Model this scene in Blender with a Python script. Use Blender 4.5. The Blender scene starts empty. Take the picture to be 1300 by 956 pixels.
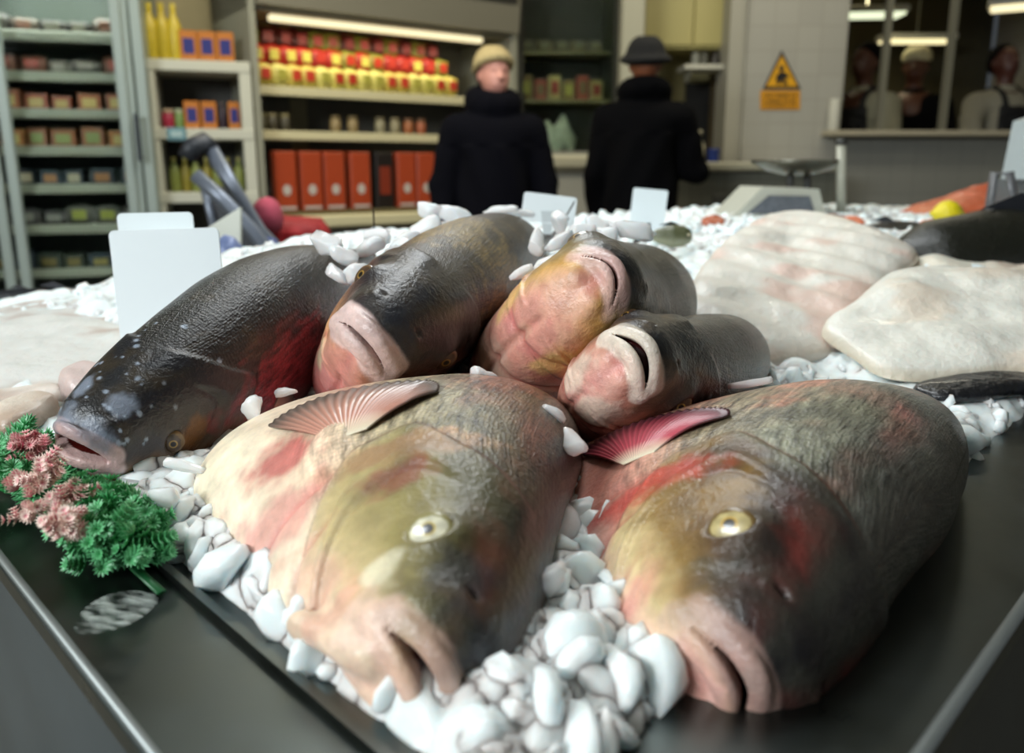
import bpy, math, random
import numpy as np
rng = np.random.default_rng(7)
random.seed(7)
S = bpy.context.scene
COL = S.collection

# ------------------------------------------------------------------ camera model
W, H, F = 1300, 956, 1011.1
PCX, PCY = 650.0, 433.0
CAMZ = 1.08
TH = math.atan2(222.0, F)
def ray(px, py):
    u = (px - PCX) / F; v = (py - PCY) / F
    return np.array([u, math.cos(TH) - v * math.sin(TH), -(math.sin(TH) + v * math.cos(TH))])
def P(px, py, Y):
    "point seen at (px,py) whose forward distance is Y metres"
    r = ray(px, py); r = r * (Y / r[1])
    return np.array([r[0], r[1], CAMZ + r[2]])
def PZ(px, py, z):
    "point seen at (px,py) at height z"
    r = ray(px, py); r = r * ((z - CAMZ) / r[2])
    return np.array([r[0], r[1], CAMZ + r[2]])
cd = bpy.data.cameras.new('camera'); cam = bpy.data.objects.new('camera', cd); COL.objects.link(cam)
cd.sensor_width = 36; cd.lens = 36 * F / W; cd.sensor_fit = 'HORIZONTAL'
cd.shift_y = -45.0 / W
cam.location = (0, 0, CAMZ); cam.rotation_euler = (math.pi / 2 - TH, 0, 0)
cd.clip_start = 0.01
cd.dof.use_dof = True; cd.dof.focus_distance = 0.70; cd.dof.aperture_fstop = 4.4
S.camera = cam
S.view_settings.view_transform = 'Standard'; S.view_settings.look = 'None'
S.view_settings.gamma = 1; S.view_settings.use_curve_mapping = False
S.view_settings.exposure = 0.0

# ------------------------------------------------------------------ materials
def lin(c):
    c = np.asarray(c, float)
    return np.where(c <= .04045, c / 12.92, ((c + .055) / 1.055) ** 2.4)
def hexc(h):
    return lin([int(h[i:i + 2], 16) / 255 for i in (0, 2, 4)])
class NT:
    def __init__(s, name):
        s.m = bpy.data.materials.new(name); s.m.use_nodes = True
        s.t = s.m.node_tree; s.n = s.t.nodes; s.l = s.t.links
        s.b = s.n['Principled BSDF']
    def new(s, typ, **kw):
        n = s.n.new(typ)
        for k, v in kw.items():
            if k in n.inputs: n.inputs[k].default_value = v
            else: setattr(n, k, v)
        return n
    def link(s, a, b): s.l.new(a, b)
def setp(b, **kw):
    for k, v in kw.items():
        b.inputs[k.replace('_', ' ')].default_value = v
MATS = {}
def mat(name, color, rough=.5, metal=0., bump=0., bscale=50., var=0., vscale=8., emit=0., coat=0., trans=0., sss=0., alpha=1.):
    "plain procedural material: a colour with noise variation and a noise bump"
    if name in MATS: return MATS[name]
    c = hexc(color) if isinstance(color, str) else np.array(color)
    t = NT(name); setp(t.b, Roughness=rough, Metallic=metal)
    t.b.inputs['Base Color'].default_value = (*c, 1)
    if coat: t.b.inputs['Coat Weight'].default_value = coat
    if trans: t.b.inputs['Transmission Weight'].default_value = trans
    if sss:
        t.b.inputs['Subsurface Weight'].default_value = sss; t.b.inputs['Subsurface Radius'].default_value = (.02, .02, .02)
        t.b.inputs['Subsurface Scale'].default_value = .5
    if emit:
        t.b.inputs['Emission Color'].default_value = (*c, 1); t.b.inputs['Emission Strength'].default_value = emit
    if alpha < 1: t.b.inputs['Alpha'].default_value = alpha
    tc = t.new('ShaderNodeTexCoord')
    if var:
        nz = t.new('ShaderNodeTexNoise', Scale=vscale, Detail=4.); t.link(tc.outputs['Object'], nz.inputs['Vector'])
        mp = t.new('ShaderNodeMapRange'); mp.inputs['From Min'].default_value = .25; mp.inputs['From Max'].default_value = .75
        mp.inputs['To Min'].default_value = 1 - var; mp.inputs['To Max'].default_value = 1 + var
        t.link(nz.outputs['Fac'], mp.inputs['Value'])
        mx = t.new('ShaderNodeVectorMath', operation='SCALE'); mx.inputs[0].default_value = tuple(c)
        t.link(mp.outputs['Result'], mx.inputs['Scale']); t.link(mx.outputs['Vector'], t.b.inputs['Base Color'])
    if bump:
        nz2 = t.new('ShaderNodeTexNoise', Scale=bscale, Detail=3.); t.link(tc.outputs['Object'], nz2.inputs['Vector'])
        bp = t.new('ShaderNodeBump', Strength=bump, Distance=.01); t.link(nz2.outputs['Fac'], bp.inputs['Height'])
        t.link(bp.outputs['Normal'], t.b.inputs['Normal'])
    MATS[name] = t.m
    return t.m

# ------------------------------------------------------------------ mesh helpers
def fastmesh(name, V, Fc, smooth=True):
    "V (n,3) array; Fc (m,k) int array or a list of index lists"
    me = bpy.data.meshes.new(name)
    V = np.asarray(V, np.float32)
    if isinstance(Fc, np.ndarray):
        m, k = Fc.shape; tot = np.full(m, k); flat = Fc.ravel()
    else:
        tot = np.array([len(f) for f in Fc]); flat = np.concatenate([np.asarray(f) for f in Fc]) if len(Fc) else np.zeros(0)
        m = len(Fc)
    me.vertices.add(len(V)); me.vertices.foreach_set('co', V.ravel())
    me.loops.add(len(flat)); me.loops.foreach_set('vertex_index', flat.astype(np.int32))
    me.polygons.add(m); st = np.concatenate([[0], np.cumsum(tot)[:-1]])
    me.polygons.foreach_set('loop_start', st.astype(np.int32))
    me.polygons.foreach_set('use_smooth', np.full(m, smooth))
    me.update(calc_edges=True); me.validate()
    return me
def tag(o, label=None, cat=None, group=None, kind=None):
    if label: o['label'] = label
    if cat: o['category'] = cat
    if group: o['group'] = group
    if kind: o['kind'] = kind
    return o
def empty(name, loc, label, cat, group=None):
    o = bpy.data.objects.new(name, None); COL.objects.link(o); o.location = tuple(loc); o.empty_display_size = .02
    return tag(o, label, cat, group)
def wloc(o):
    v = np.zeros(3)
    while o is not None: v += np.array(o.location); o = o.parent
    return v
def obj(name, V, Fc, m, parent=None, smooth=True, origin=None):
    "V in world coordinates; the object's origin is put at its base, or at its parent's"
    V = np.asarray(V, float)
    if parent is not None: og = wloc(parent); loc = (0, 0, 0)
    else:
        og = np.array([(V[:, 0].min() + V[:, 0].max()) / 2, (V[:, 1].min() + V[:, 1].max()) / 2, V[:, 2].min()]) if origin is None else np.asarray(origin, float)
        loc = tuple(og)
    me = fastmesh(name, V - og, Fc, smooth)
    o = bpy.data.objects.new(name, me); COL.objects.link(o); o.location = loc
    if parent is not None: o.parent = parent
    if m is not None:
        for q in (m if isinstance(m, (list, tuple)) else [m]): me.materials.append(q)
    return o
class MB:
    "collects shapes into one vertex and face list"
    def __init__(s): s.V = []; s.F = []; s.n = 0
    def add(s, V, Fc):
        V = np.asarray(V, float); s.V.append(V); s.F += [tuple(int(i) + s.n for i in f) for f in Fc]; s.n += len(V); return s
    def box(s, c, d, rz=0., bev=0., M=None):
        "a bevelled box: centre c, size d, turned rz about z"
        hx, hy, hz = [q / 2 for q in d]; b = min(bev, hx * .95, hy * .95, hz * .95) if bev else 0
        if b <= 0:
            V = [(x, y, z) for x in (-hx, hx) for y in (-hy, hy) for z in (-hz, hz)]
            Fc = [(0, 1, 3, 2), (4, 6, 7, 5), (0, 4, 5, 1), (2, 3, 7, 6), (0, 2, 6, 4), (1, 5, 7, 3)]
        else:
            V = []; Fc = []; idx = {}
            for sx in (-1, 1):
                for sy in (-1, 1):
                    for sz in (-1, 1):
                        for ax in range(3):
                            p = [sx * (hx - b), sy * (hy - b), sz * (hz - b)]
                            p[ax] = (sx * hx, sy * hy, sz * hz)[ax]
                            idx[(sx, sy, sz, ax)] = len(V); V.append(p)
            g = lambda a, b_, c_, ax: idx[(a, b_, c_, ax)]
            for q in (-1, 1):
                Fc.append([g(q, -1, -1, 0), g(q, 1, -1, 0), g(q, 1, 1, 0), g(q, -1, 1, 0)][::q])
                Fc.append([g(-1, q, -1, 1), g(-1, q, 1, 1), g(1, q, 1, 1), g(1, q, -1, 1)][::q])
                Fc.append([g(-1, -1, q, 2), g(1, -1, q, 2), g(1, 1, q, 2), g(-1, 1, q, 2)][::q])
            for a in (-1, 1):
                for b_ in (-1, 1):
                    sg = a * b_
                    Fc.append([g(a, b_, -1, 0), g(a, b_, -1, 1), g(a, b_, 1, 1), g(a, b_, 1, 0)][::sg])
                    Fc.append([g(a, -1, b_, 0), g(a, 1, b_, 0), g(a, 1, b_, 2), g(a, -1, b_, 2)][::sg])
                    Fc.append([g(-1, a, b_, 2), g(-1, a, b_, 1), g(1, a, b_, 1), g(1, a, b_, 2)][::sg])
            for a in (-1, 1):
                for b_ in (-1, 1):
                    for c_ in (-1, 1):
                        Fc.append([g(a, b_, c_, 0), g(a, b_, c_, 1), g(a, b_, c_, 2)][::a * b_ * c_])
        V = np.array(V, float)
        if M is not None: V = V @ np.asarray(M).T
        ca, sa = math.cos(rz), math.sin(rz)
        V = np.stack([V[:, 0] * ca - V[:, 1] * sa, V[:, 0] * sa + V[:, 1] * ca, V[:, 2]], 1) + np.asarray(c, float)
        return s.add(V, Fc)
    def tube(s, pts, r, n=12, cap=True, flat=1.):
        pts = [np.asarray(p, float) for p in pts]; m = len(pts)
        rr = [r] * m if np.isscalar(r) else r
        V = []; ref = None
        for i in range(m):
            t = pts[min(i + 1, m - 1)] - pts[max(i - 1, 0)]; t /= np.linalg.norm(t) + 1e-12
            if ref is None: ref = np.array([0, 0, 1.]) if abs(t[2]) < .9 else np.array([1., 0, 0])
            a = ref - t * (ref @ t); a /= np.linalg.norm(a) + 1e-12; b = np.cross(t, a); ref = a
            for k in range(n):
                q = 2 * math.pi * k / n; V.append(pts[i] + rr[i] * (a * math.cos(q) * flat + b * math.sin(q)))
        Fc = [(i * n + k, i * n + (k + 1) % n, (i + 1) * n + (k + 1) % n, (i + 1) * n + k) for i in range(m - 1) for k in range(n)]
        if cap: Fc += [tuple(range(n))[::-1], tuple((m - 1) * n + k for k in range(n))]
        return s.add(V, Fc)
    def lathe(s, c, prof, n=20):
        "prof: (radius, height) pairs from the bottom up"
        c = np.asarray(c, float); V = []
        for r, z in prof:
            for k in range(n):
                q = 2 * math.pi * k / n; V.append(c + np.array([r * math.cos(q), r * math.sin(q), z]))
        m = len(prof)
        Fc = [(i * n + k, i * n + (k + 1) % n, (i + 1) * n + (k + 1) % n, (i + 1) * n + k) for i in range(m - 1) for k in range(n)]
        Fc += [tuple(range(n))[::-1], tuple((m - 1) * n + k for k in range(n))]
        return s.add(V, Fc)
    def prism(s, poly, d):
        "poly: 3-D points in a plane; d: extrusion vector"
        poly = [np.asarray(p, float) for p in poly]; n = len(poly); d = np.asarray(d, float)
        V = poly + [p + d for p in poly]
        Fc = [tuple(range(n))[::-1], tuple(range(n, 2 * n))] + [(k, (k + 1) % n, n + (k + 1) % n, n + k) for k in range(n)]
        return s.add(V, Fc)
    def ell(s, c, r, nu=16, nv=10, M=None):
        V = []
        for i in range(nv + 1):
            a = math.pi * i / nv
            for k in range(nu):
                q = 2 * math.pi * k / nu; V.append((r[0] * math.sin(a) * math.cos(q), r[1] * math.sin(a) * math.sin(q), -r[2] * math.cos(a)))
        V = np.array(V)
        if M is not None: V = V @ np.asarray(M).T
        Fc = [(i * nu + k, i * nu + (k + 1) % nu, (i + 1) * nu + (k + 1) % nu, (i + 1) * nu + k) for i in range(nv) for k in range(nu)]
        return s.add(V + np.asarray(c, float), Fc)
    def build(s, name, m, parent=None, smooth=False, **kw):
        return obj(name, np.concatenate(s.V), s.F, m, parent, smooth, **kw)

# ------------------------------------------------------------------ implicit surfaces
def sstep(x, a, b):
    t = np.clip((x - a) / (b - a), 0, 1); return t * t * (3 - 2 * t)
def smin(a, b, k):
    h = np.clip(.5 + .5 * (b - a) / k, 0, 1); return b + (a - b) * h - k * h * (1 - h)
def smax(a, b, k): return -smin(-a, -b, k)
def sd_ell(X, Y, Z, c, r):
    q = np.sqrt(((X - c[0]) / r[0]) ** 2 + ((Y - c[1]) / r[1]) ** 2 + ((Z - c[2]) / r[2]) ** 2)
    return (q - 1) * min(r)
def sd_cap(X, Y, Z, a, b, ra, rb=None):
    a = np.asarray(a, float); b = np.asarray(b, float); rb = ra if rb is None else rb
    d = b - a; L2 = d @ d + 1e-12
    t = np.clip(((X - a[0]) * d[0] + (Y - a[1]) * d[1] + (Z - a[2]) * d[2]) / L2, 0, 1)
    return np.sqrt((X - a[0] - t * d[0]) ** 2 + (Y - a[1] - t * d[1]) ** 2 + (Z - a[2] - t * d[2]) ** 2) - (ra + (rb - ra) * t)
CORN = [(i, j, k) for i in (0, 1) for j in (0, 1) for k in (0, 1)]
EDG = [(a, b) for a in range(8) for b in range(a + 1, 8) if sum(abs(p - q) for p, q in zip(CORN[a], CORN[b])) == 1]
def surfnet(f, xs, ys, zs):
    "quad mesh of the zero surface of the sampled field f"
    nx, ny, nz = f.shape; ins = f < 0
    c = np.zeros((nx - 1, ny - 1, nz - 1), np.int8)
    for i, j, k in CORN: c += ins[i:nx - 1 + i, j:ny - 1 + j, k:nz - 1 + k]
    A = np.argwhere((c > 0) & (c < 8)); idx = np.full(c.shape, -1, np.int64); idx[A[:, 0], A[:, 1], A[:, 2]] = np.arange(len(A))
    val = [f[A[:, 0] + i, A[:, 1] + j, A[:, 2] + k] for i, j, k in CORN]
    pos = np.zeros((len(A), 3)); cnt = np.zeros(len(A))
    for a, b in EDG:
        va, vb = val[a], val[b]; m = (va < 0) != (vb < 0)
        t = np.where(m, va / np.where(m, va - vb, 1), 0)
        ca, cb = np.array(CORN[a], float), np.array(CORN[b], float)
        pos += (ca + (cb - ca) * t[:, None]) * m[:, None]; cnt += m
    pos = A + pos / cnt[:, None]
    V = np.stack([np.interp(pos[:, 0], np.arange(nx), xs), np.interp(pos[:, 1], np.arange(ny), ys), np.interp(pos[:, 2], np.arange(nz), zs)], 1)
    Q = []
    for ax in range(3):
        sl = [slice(1, -1)] * 3; sl[ax] = slice(0, -1); s2 = list(sl); s2[ax] = slice(1, None)
        a = ins[tuple(sl)]; b = ins[tuple(s2)]
        e = np.argwhere(a != b); off = np.array([1, 1, 1]); off[ax] = 0; e = e + off
        if not len(e): continue
        u, v = [(1, 2), (2, 0), (0, 1)][ax]
        def g(du, dv):
            q = e.copy(); q[:, u] -= du; q[:, v] -= dv; return idx[q[:, 0], q[:, 1], q[:, 2]]
        q = np.stack([g(1, 1), g(0, 1), g(0, 0), g(1, 0)], 1)
        fl = ~ins[e[:, 0], e[:, 1], e[:, 2]]
        q[fl] = q[fl][:, ::-1]; Q.append(q)
    Q = np.concatenate(Q); Q = Q[(Q >= 0).all(1)]
    return V, Q
def vnoise(p, seed=0):
    "cheap value noise of points p (n,3), about 0..1"
    p = np.asarray(p, float); i = np.floor(p).astype(np.int64); fr = p - i; fr = fr * fr * (3 - 2 * fr); out = 0
    for a, b, c in CORN:
        h = (i[:, 0] + a) * 374761393 + (i[:, 1] + b) * 668265263 + (i[:, 2] + c) * 2147483647 + seed * 144665
        h = (h ^ (h >> 13)) * 1274126177; h = (h ^ (h >> 16)) & 0xffff
        out = out + h / 65535. * (fr[:, 0] if a else 1 - fr[:, 0]) * (fr[:, 1] if b else 1 - fr[:, 1]) * (fr[:, 2] if c else 1 - fr[:, 2])
    return out
def fbm(p, seed=0, o=3): return sum(vnoise(p * 2 ** k, seed + k) * .5 ** k for k in range(o)) / sum(.5 ** k for k in range(o))
def setcol(o, C, name='Col'):
    me = o.data; a = me.attributes.new(name, 'FLOAT_COLOR', 'POINT')
    C = np.concatenate([C, np.ones((len(C), 1))], 1).astype(np.float32); a.data.foreach_set('color', C.ravel())
# ------------------------------------------------------------------ the carp
def fish_mat(name, scale_bump=.35, spec=.4):
    t = NT(name)
    a = t.new('ShaderNodeAttribute', attribute_name='Col'); su = t.new('ShaderNodeAttribute', attribute_name='suv'); sc = t.new('ShaderNodeAttribute', attribute_name='scaly')
    # scales: small overlapping cells laid along the body
    mp = t.new('ShaderNodeMapping'); mp.inputs['Scale'].default_value = (260, 300, 1); t.link(su.outputs['Vector'], mp.inputs['Vector'])
    vo = t.new('ShaderNodeTexVoronoi', voronoi_dimensions='2D', feature='F1', Scale=1., Randomness=.55); t.link(mp.outputs['Vector'], vo.inputs['Vector'])
    # streaky mottling, long along the body
    mp2 = t.new('ShaderNodeMapping'); mp2.inputs['Scale'].default_value = (34, 190, 1); t.link(su.outputs['Vector'], mp2.inputs['Vector'])
    n1 = t.new('ShaderNodeTexNoise', Scale=1., Detail=5., Roughness=.65); t.link(mp2.outputs['Vector'], n1.inputs['Vector'])
    tc = t.new('ShaderNodeTexCoord')
    n2 = t.new('ShaderNodeTexNoise', Scale=45., Detail=6., Roughness=.62); t.link(tc.outputs['Object'], n2.inputs['Vector'])
    # colour = Col * (mottle) * (scale pattern on scaly skin)
    r1 = t.new('ShaderNodeMapRange'); r1.inputs['From Min'].default_value = .3; r1.inputs['From Max'].default_value = .7; r1.inputs['To Min'].default_value = .12; r1.inputs['To Max'].default_value = 2.2
    t.link(n1.outputs['Fac'], r1.inputs['Value'])
    r2 = t.new('ShaderNodeMapRange'); r2.inputs['From Min'].default_value = .3; r2.inputs['From Max'].default_value = .7; r2.inputs['To Min'].default_value = .78; r2.inputs['To Max'].default_value = 1.22
    t.link(n2.outputs['Fac'], r2.inputs['Value'])
    r3 = t.new('ShaderNodeMapRange'); r3.inputs['From Min'].default_value = .1; r3.inputs['From Max'].default_value = .7; r3.inputs['To Min'].default_value = 1.2; r3.inputs['To Max'].default_value = .8
    t.link(vo.outputs['Distance'], r3.inputs['Value'])
    m1 = t.new('ShaderNodeMath', operation='MULTIPLY'); t.link(r1.outputs['Result'], m1.inputs[0]); t.link(r3.outputs['Result'], m1.inputs[1])
    mx = t.new('ShaderNodeMix', data_type='FLOAT'); t.link(sc.outputs['Fac'], mx.inputs[0]); mx.inputs[2].default_value = 1; t.link(m1.outputs[0], mx.inputs[3])
    m2 = t.new('ShaderNodeMath', operation='MULTIPLY'); t.link(mx.outputs[0], m2.inputs[0]); t.link(r2.outputs['Result'], m2.inputs[1])
    vm = t.new('ShaderNodeVectorMath', operation='SCALE'); t.link(a.outputs['Vector'], vm.inputs[0]); t.link(m2.outputs[0], vm.inputs['Scale'])
    t.link(vm.outputs['Vector'], t.b.inputs['Base Color'])
    # bump: scales + fine pores
    mb = t.new('ShaderNodeMath', operation='MULTIPLY'); t.link(vo.outputs['Distance'], mb.inputs[0]); t.link(sc.outputs['Fac'], mb.inputs[1])
    b1 = t.new('ShaderNodeBump', Strength=scale_bump, Distance=.0015, invert=True); t.link(mb.outputs[0], b1.inputs['Height'])
    n3 = t.new('ShaderNodeTexNoise', Scale=170., Detail=4., Roughness=.65); t.link(tc.outputs['Object'], n3.inputs['Vector'])
    b2 = t.new('ShaderNodeBump', Strength=.42, Distance=.004); t.link(n3.outputs['Fac'], b2.inputs['Height']); t.link(b1.outputs['Normal'], b2.inputs['Normal'])
    t.link(b2.outputs['Normal'], t.b.inputs['Normal'])
    b3 = t.new('ShaderNodeBump', Strength=.5, Distance=.002); ms = t.new('ShaderNodeMath', operation='MULTIPLY'); t.link(n1.outputs['Fac'], ms.inputs[0]); t.link(sc.outputs['Fac'], ms.inputs[1]); t.link(ms.outputs[0], b3.inputs['Height']); t.link(b3.outputs['Normal'], b1.inputs['Normal'])
    setp(t.b, Roughness=.34); t.b.inputs['Specular IOR Level'].default_value = spec
    t.b.inputs['Coat Weight'].default_value = .22; t.b.inputs['Coat Roughness'].default_value = .1; t.link(b2.outputs['Normal'], t.b.inputs['Coat Normal'])
    t.b.inputs['Subsurface Weight'].default_value = .12; t.b.inputs['Subsurface Radius'].default_value = (.012, .005, .003); t.b.inputs['Subsurface Scale'].default_value = .6
    return t.m
SKIN = fish_mat('wet_fish_skin')
def col_mat(name, rough=.3, coat=.5):
    t = NT(name); a = t.new('ShaderNodeAttribute', attribute_name='Col'); t.link(a.outputs['Color'], t.b.inputs['Base Color'])
    setp(t.b, Roughness=rough); t.b.inputs['Coat Weight'].default_value = coat; return t.m
EYEM = col_mat('fish_eye', .3, .4)
FINM = col_mat('fish_fin', .4, .3)
MOUTHM = mat('fish_mouth_inside', '3a0c08', .5, var=.3, vscale=90)

PROF = np.array([
 # x     top    bottom  half width
 [-.02, .030, .034, .030],
 [.00, .032, .038, .034], [.02, .036, .046, .040], [.05, .044, .060, .048], [.10, .060, .082, .057], [.16, .074, .104, .064],
 [.22, .085, .124, .071], [.30, .094, .140, .076], [.38, .094, .140, .074], [.46, .085, .122, .064], [.54, .068, .094, .050],
 [.62, .046, .062, .034], [.68, .034, .042, .022], [.73, .030, .034, .013], [.78, .028, .030, .008]])
XF = np.linspace(-.06, .80, 861)
def gsm(a, s):
    k = np.arange(-3 * s, 3 * s + 1); w = np.exp(-.5 * (k / s) ** 2); w /= w.sum(); p = 3 * s
    if a.ndim == 1: return np.convolve(np.pad(a, p, mode='edge'), w, 'valid')
    return np.stack([gsm(a[:, i], s) for i in range(a.shape[1])], 1)

class Fish:
    def __init__(s, name, label, spine, sc=1., prof=None, gap=.004, mouth=(.008, .034), lip=.0085, tail_x=.76, pal=None, blobs=(), fins=True, lift=0., vox=.0019, eye=(.100, .014), gill=.235, belly_drop=0., superior=.0, eyecol=None, spots=None, finflag=(1, -1), fin_open=.9, fin_pos=(.238, -32.), fincol=('c98f7c','6a5a50'), chin=0., scaly=1., dfin=.006, flen=.07):
        s.name, s.sc, s.gap, s.mouth, s.lip, s.eye, s.gill, s.sup = name, sc, gap, mouth, lip, eye, gill, superior
        pr = PROF.copy()
        if prof is not None:
            for k, mul in prof.items():      # k column, list of (x, factor)
                xs_, f_ = zip(*mul); pr[:, k] *= np.interp(pr[:, 0], xs_, f_)
        s.T, s.B, s.Wd = [gsm(np.interp(XF, pr[:, 0], pr[:, k]), 12) for k in (1, 2, 3)]
        # spine: (x_local, point, dorsal direction)
        xs_ = np.array([q[0] for q in spine]); pts = np.array([q[1] for q in spine]); dd = np.array([q[2] for q in spine], float)
        dd /= np.linalg.norm(dd, axis=1)[:, None]
        def lex(A):    # linear interpolation, extended beyond both ends, then smoothed
            o_ = np.stack([np.interp(XF, xs_, A[:, i]) for i in range(3)], 1)
            lo = XF < xs_[0]; hi = XF > xs_[-1]
            o_[lo] += (XF[lo] - xs_[0])[:, None] * (A[1] - A[0]) / (xs_[1] - xs_[0]); o_[hi] += (XF[hi] - xs_[-1])[:, None] * (A[-1] - A[-2]) / (xs_[-1] - xs_[-2])
            return o_
        s.SP = gsm(lex(pts), 32); s.SP += (pts[0] - s.SP[np.searchsorted(XF, xs_[0])]) * np.exp(-np.maximum(XF - xs_[0], 0) / .08)[:, None]
        s.D = gsm(np.stack([np.interp(XF, xs_, dd[:, i]) for i in range(3)], 1), 32)
        T_ = np.gradient(s.SP, XF, axis=0); T_ /= np.linalg.norm(T_, axis=1)[:, None]
        s.D -= T_ * (s.D * T_).sum(1)[:, None]; s.D /= np.linalg.norm(s.D, axis=1)[:, None]
        s.L = np.cross(T_, s.D)
        s.pal = pal; s.blobs = blobs; s.spots = spots; s.chin = chin; s.dfin = dfin; s.flen = flen; s.scaly = scaly
        V, Q = s.skin(vox, tail_x)
        base = s.world(np.array([[.3, 0, 0]]))[0]
        s.root = empty('carp', base, label, 'fish', 'whole carp laid on the ice')
        o = obj('body', s.world(V), Q, SKIN, s.root)
        s.body = o; C, sca = s.colour(V); setcol(o, C)
        th = np.arctan2(V[:, 2] / np.interp(V[:, 0], XF, (s.T + s.B) / 2), V[:, 1] / np.interp(V[:, 0], XF, s.Wd))
        arc = th * np.interp(V[:, 0], XF, (s.T + s.B + 2 * s.Wd) / 4) * sc
        arc = np.where(V[:, 1] < 0, np.where(th > 0, math.pi - th, -math.pi - th) * np.interp(V[:, 0], XF, (s.T + s.B + 2 * s.Wd) / 4) * sc + 5, arc)
        a = o.data.attributes.new('suv', 'FLOAT_VECTOR', 'POINT'); a.data.foreach_set('vector', np.stack([V[:, 0] * sc, arc, 0 * arc], 1).astype(np.float32).ravel())
        a = o.data.attributes.new('scaly', 'FLOAT', 'POINT'); a.data.foreach_set('value', sca.astype(np.float32))
        a = o.data.attributes.new('loc', 'FLOAT_VECTOR', 'POINT'); a.data.foreach_set('vector', V.astype(np.float32).ravel())
        s.eyes(eyecol); s.fins(finflag, fin_open, fin_pos, fincol)
        if gap > .001: s.cavity()
    def ev(s, A, x): return np.interp(x, XF, A)
    def world(s, V):
        x = V[:, 0]; f = lambda A: np.stack([np.interp(x, XF, A[:, i]) for i in range(3)], 1)
        return f(s.SP) + f(s.L) * (V[:, 1:2] * s.sc) + f(s.D) * (V[:, 2:3] * s.sc)
    def gx(s, z, ay):    # x of the gill-cover edge at height z
        return s.gill - 1.5 * (z + .004) ** 2 / .09 + .004 * np.sin(z * 120) + np.where(z < -.03, (z + .03) * .6, 0)
    def lips(s):
        zm, wm = s.mouth; g = s.gap; a = np.linspace(-1, 1, 15)
        up = np.stack([.000 + s.sup + .026 * a ** 2, wm * a, zm + g * (1 - a ** 2) + s.lip * .85 - .016 * a ** 2], 1)
        lo = np.stack([-.003 + .028 * a ** 2, wm * .97 * a, zm - g * (1 - a ** 2) - s.lip * .85 - .016 * a ** 2], 1)
        return up, lo
    def skin(s, vox, tail_x):
        xs = [-.045]
        while xs[-1] < tail_x + .02: xs.append(xs[-1] + (vox if xs[-1] < .14 else vox * (1 + min((xs[-1] - .14) * 8, 1.6))))
        xs = np.array(xs); wm, hm, bm = s.Wd.max() + .014, s.T.max() + .014, s.B.max() + .014
        ys = np.arange(-wm, wm + vox, vox); zs = np.arange(-bm, hm + vox, vox)
        X, Y, Z = np.meshgrid(xs, ys, zs, indexing='ij'); X, Y, Z = [q.astype(np.float32) for q in (X, Y, Z)]
        w = s.ev(s.Wd, xs)[:, None, None]; t_ = s.ev(s.T, xs)[:, None, None]; b_ = s.ev(s.B, xs)[:, None, None]
        h = np.where(Z > 0, t_, b_)
        p = 2.15
        r = (np.abs(Y / w) ** p + np.abs(Z / h) ** p) ** (1 / p); m = np.minimum(w, h) * .75 + .25 * h
        f = (r - 1) * m
        f = smax(f, -X - .0, .045)                          # blunt snout
        f = smax(f, X - tail_x, .012)
        aY = np.abs(Y)
        # gill cover plate, raised over the body behind it, and the groove in front of it
        gx = s.gx(Z, aY)
        side = sstep(aY, .012, .03)
        f = f - .0045 * (1 - sstep(X, gx - .006, gx + .003)) * sstep(X, .06, .2) * side
        g2 = gx - .072 + .25 * (Z + .02)
        f = f + .0022 * np.exp(-((X - g2) / .005) ** 2) * side * sstep(Z, -.12, -.06) * (1 - sstep(Z, .02, .05))
        f = f - .0030 * np.exp(-((X - g2 - .014) / .011) ** 2) * side * sstep(Z, -.12, -.06) * (1 - sstep(Z, .02, .05))
        # folds under the throat
        for k, (x0, am) in enumerate([(.075, .0022), (.125, .003), (.175, .003)]):
            q = x0 + 9. * (aY) ** 2 * .9
            f = f + am * np.exp(-((X - q) / .0045) ** 2) * sstep(-Z, .035, .06)
        f = f + .0035 * np.exp(-(aY / .0045) ** 2) * sstep(-Z, .04, .06) * sstep(X, .03, .05) * (1 - sstep(X, .15, .2))
        # pectoral girdle bulge
        for sg in (1, -1):
            f = smin(f, sd_ell(X, Y, Z, (.262, sg * float(s.ev(s.Wd, .26)) * .86, -.052), (.032, .014, .024)), .012)
        hd = slice(0, int(np.searchsorted(xs, .17)))
        Xh, Yh, Zh, fh = X[hd], Y[hd], Z[hd], f[hd]
        up, lo = s.lips()
        # cheeks / jaw bones
        for sg in (1, -1):
            zm, wm_ = s.mouth
            fh = smin(fh, sd_cap(Xh, Yh, Zh, (.028, sg * wm_ * 1.0, zm - .020), (.062, sg * wm_ * 1.12, zm - .040), .0085, .007), .008)
            fh = smin(fh, sd_cap(Xh, Yh, Zh, (.012, sg * .014, zm - .030), (.075, sg * .024, zm - .075), .009, .010), .010)
            xe, ze = s.eye; we = float(s.ev(s.Wd, xe)) * (1 - abs(ze / float(s.ev(s.B, xe))) ** 2.15) ** (1 / 2.15)
            fh = smin(fh, sd_ell(Xh, Yh, Zh, (xe, sg * we * .90, ze), (.021, .012, .020)), .012)
            fh = smax(fh, -sd_ell(Xh, Yh, Zh, (xe - .003, sg * (we + .0095), ze), (.0150, .012, .0148)), .003)
            fh = smax(fh, -sd_ell(Xh, Yh, Zh, (.042, sg * .027, .035), (.0045, .006, .004)), .003)
            fh = smin(fh, sd_ell(Xh, Yh, Zh, (.040, sg * .025, .030), (.006, .006, .004)), .005)
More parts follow.
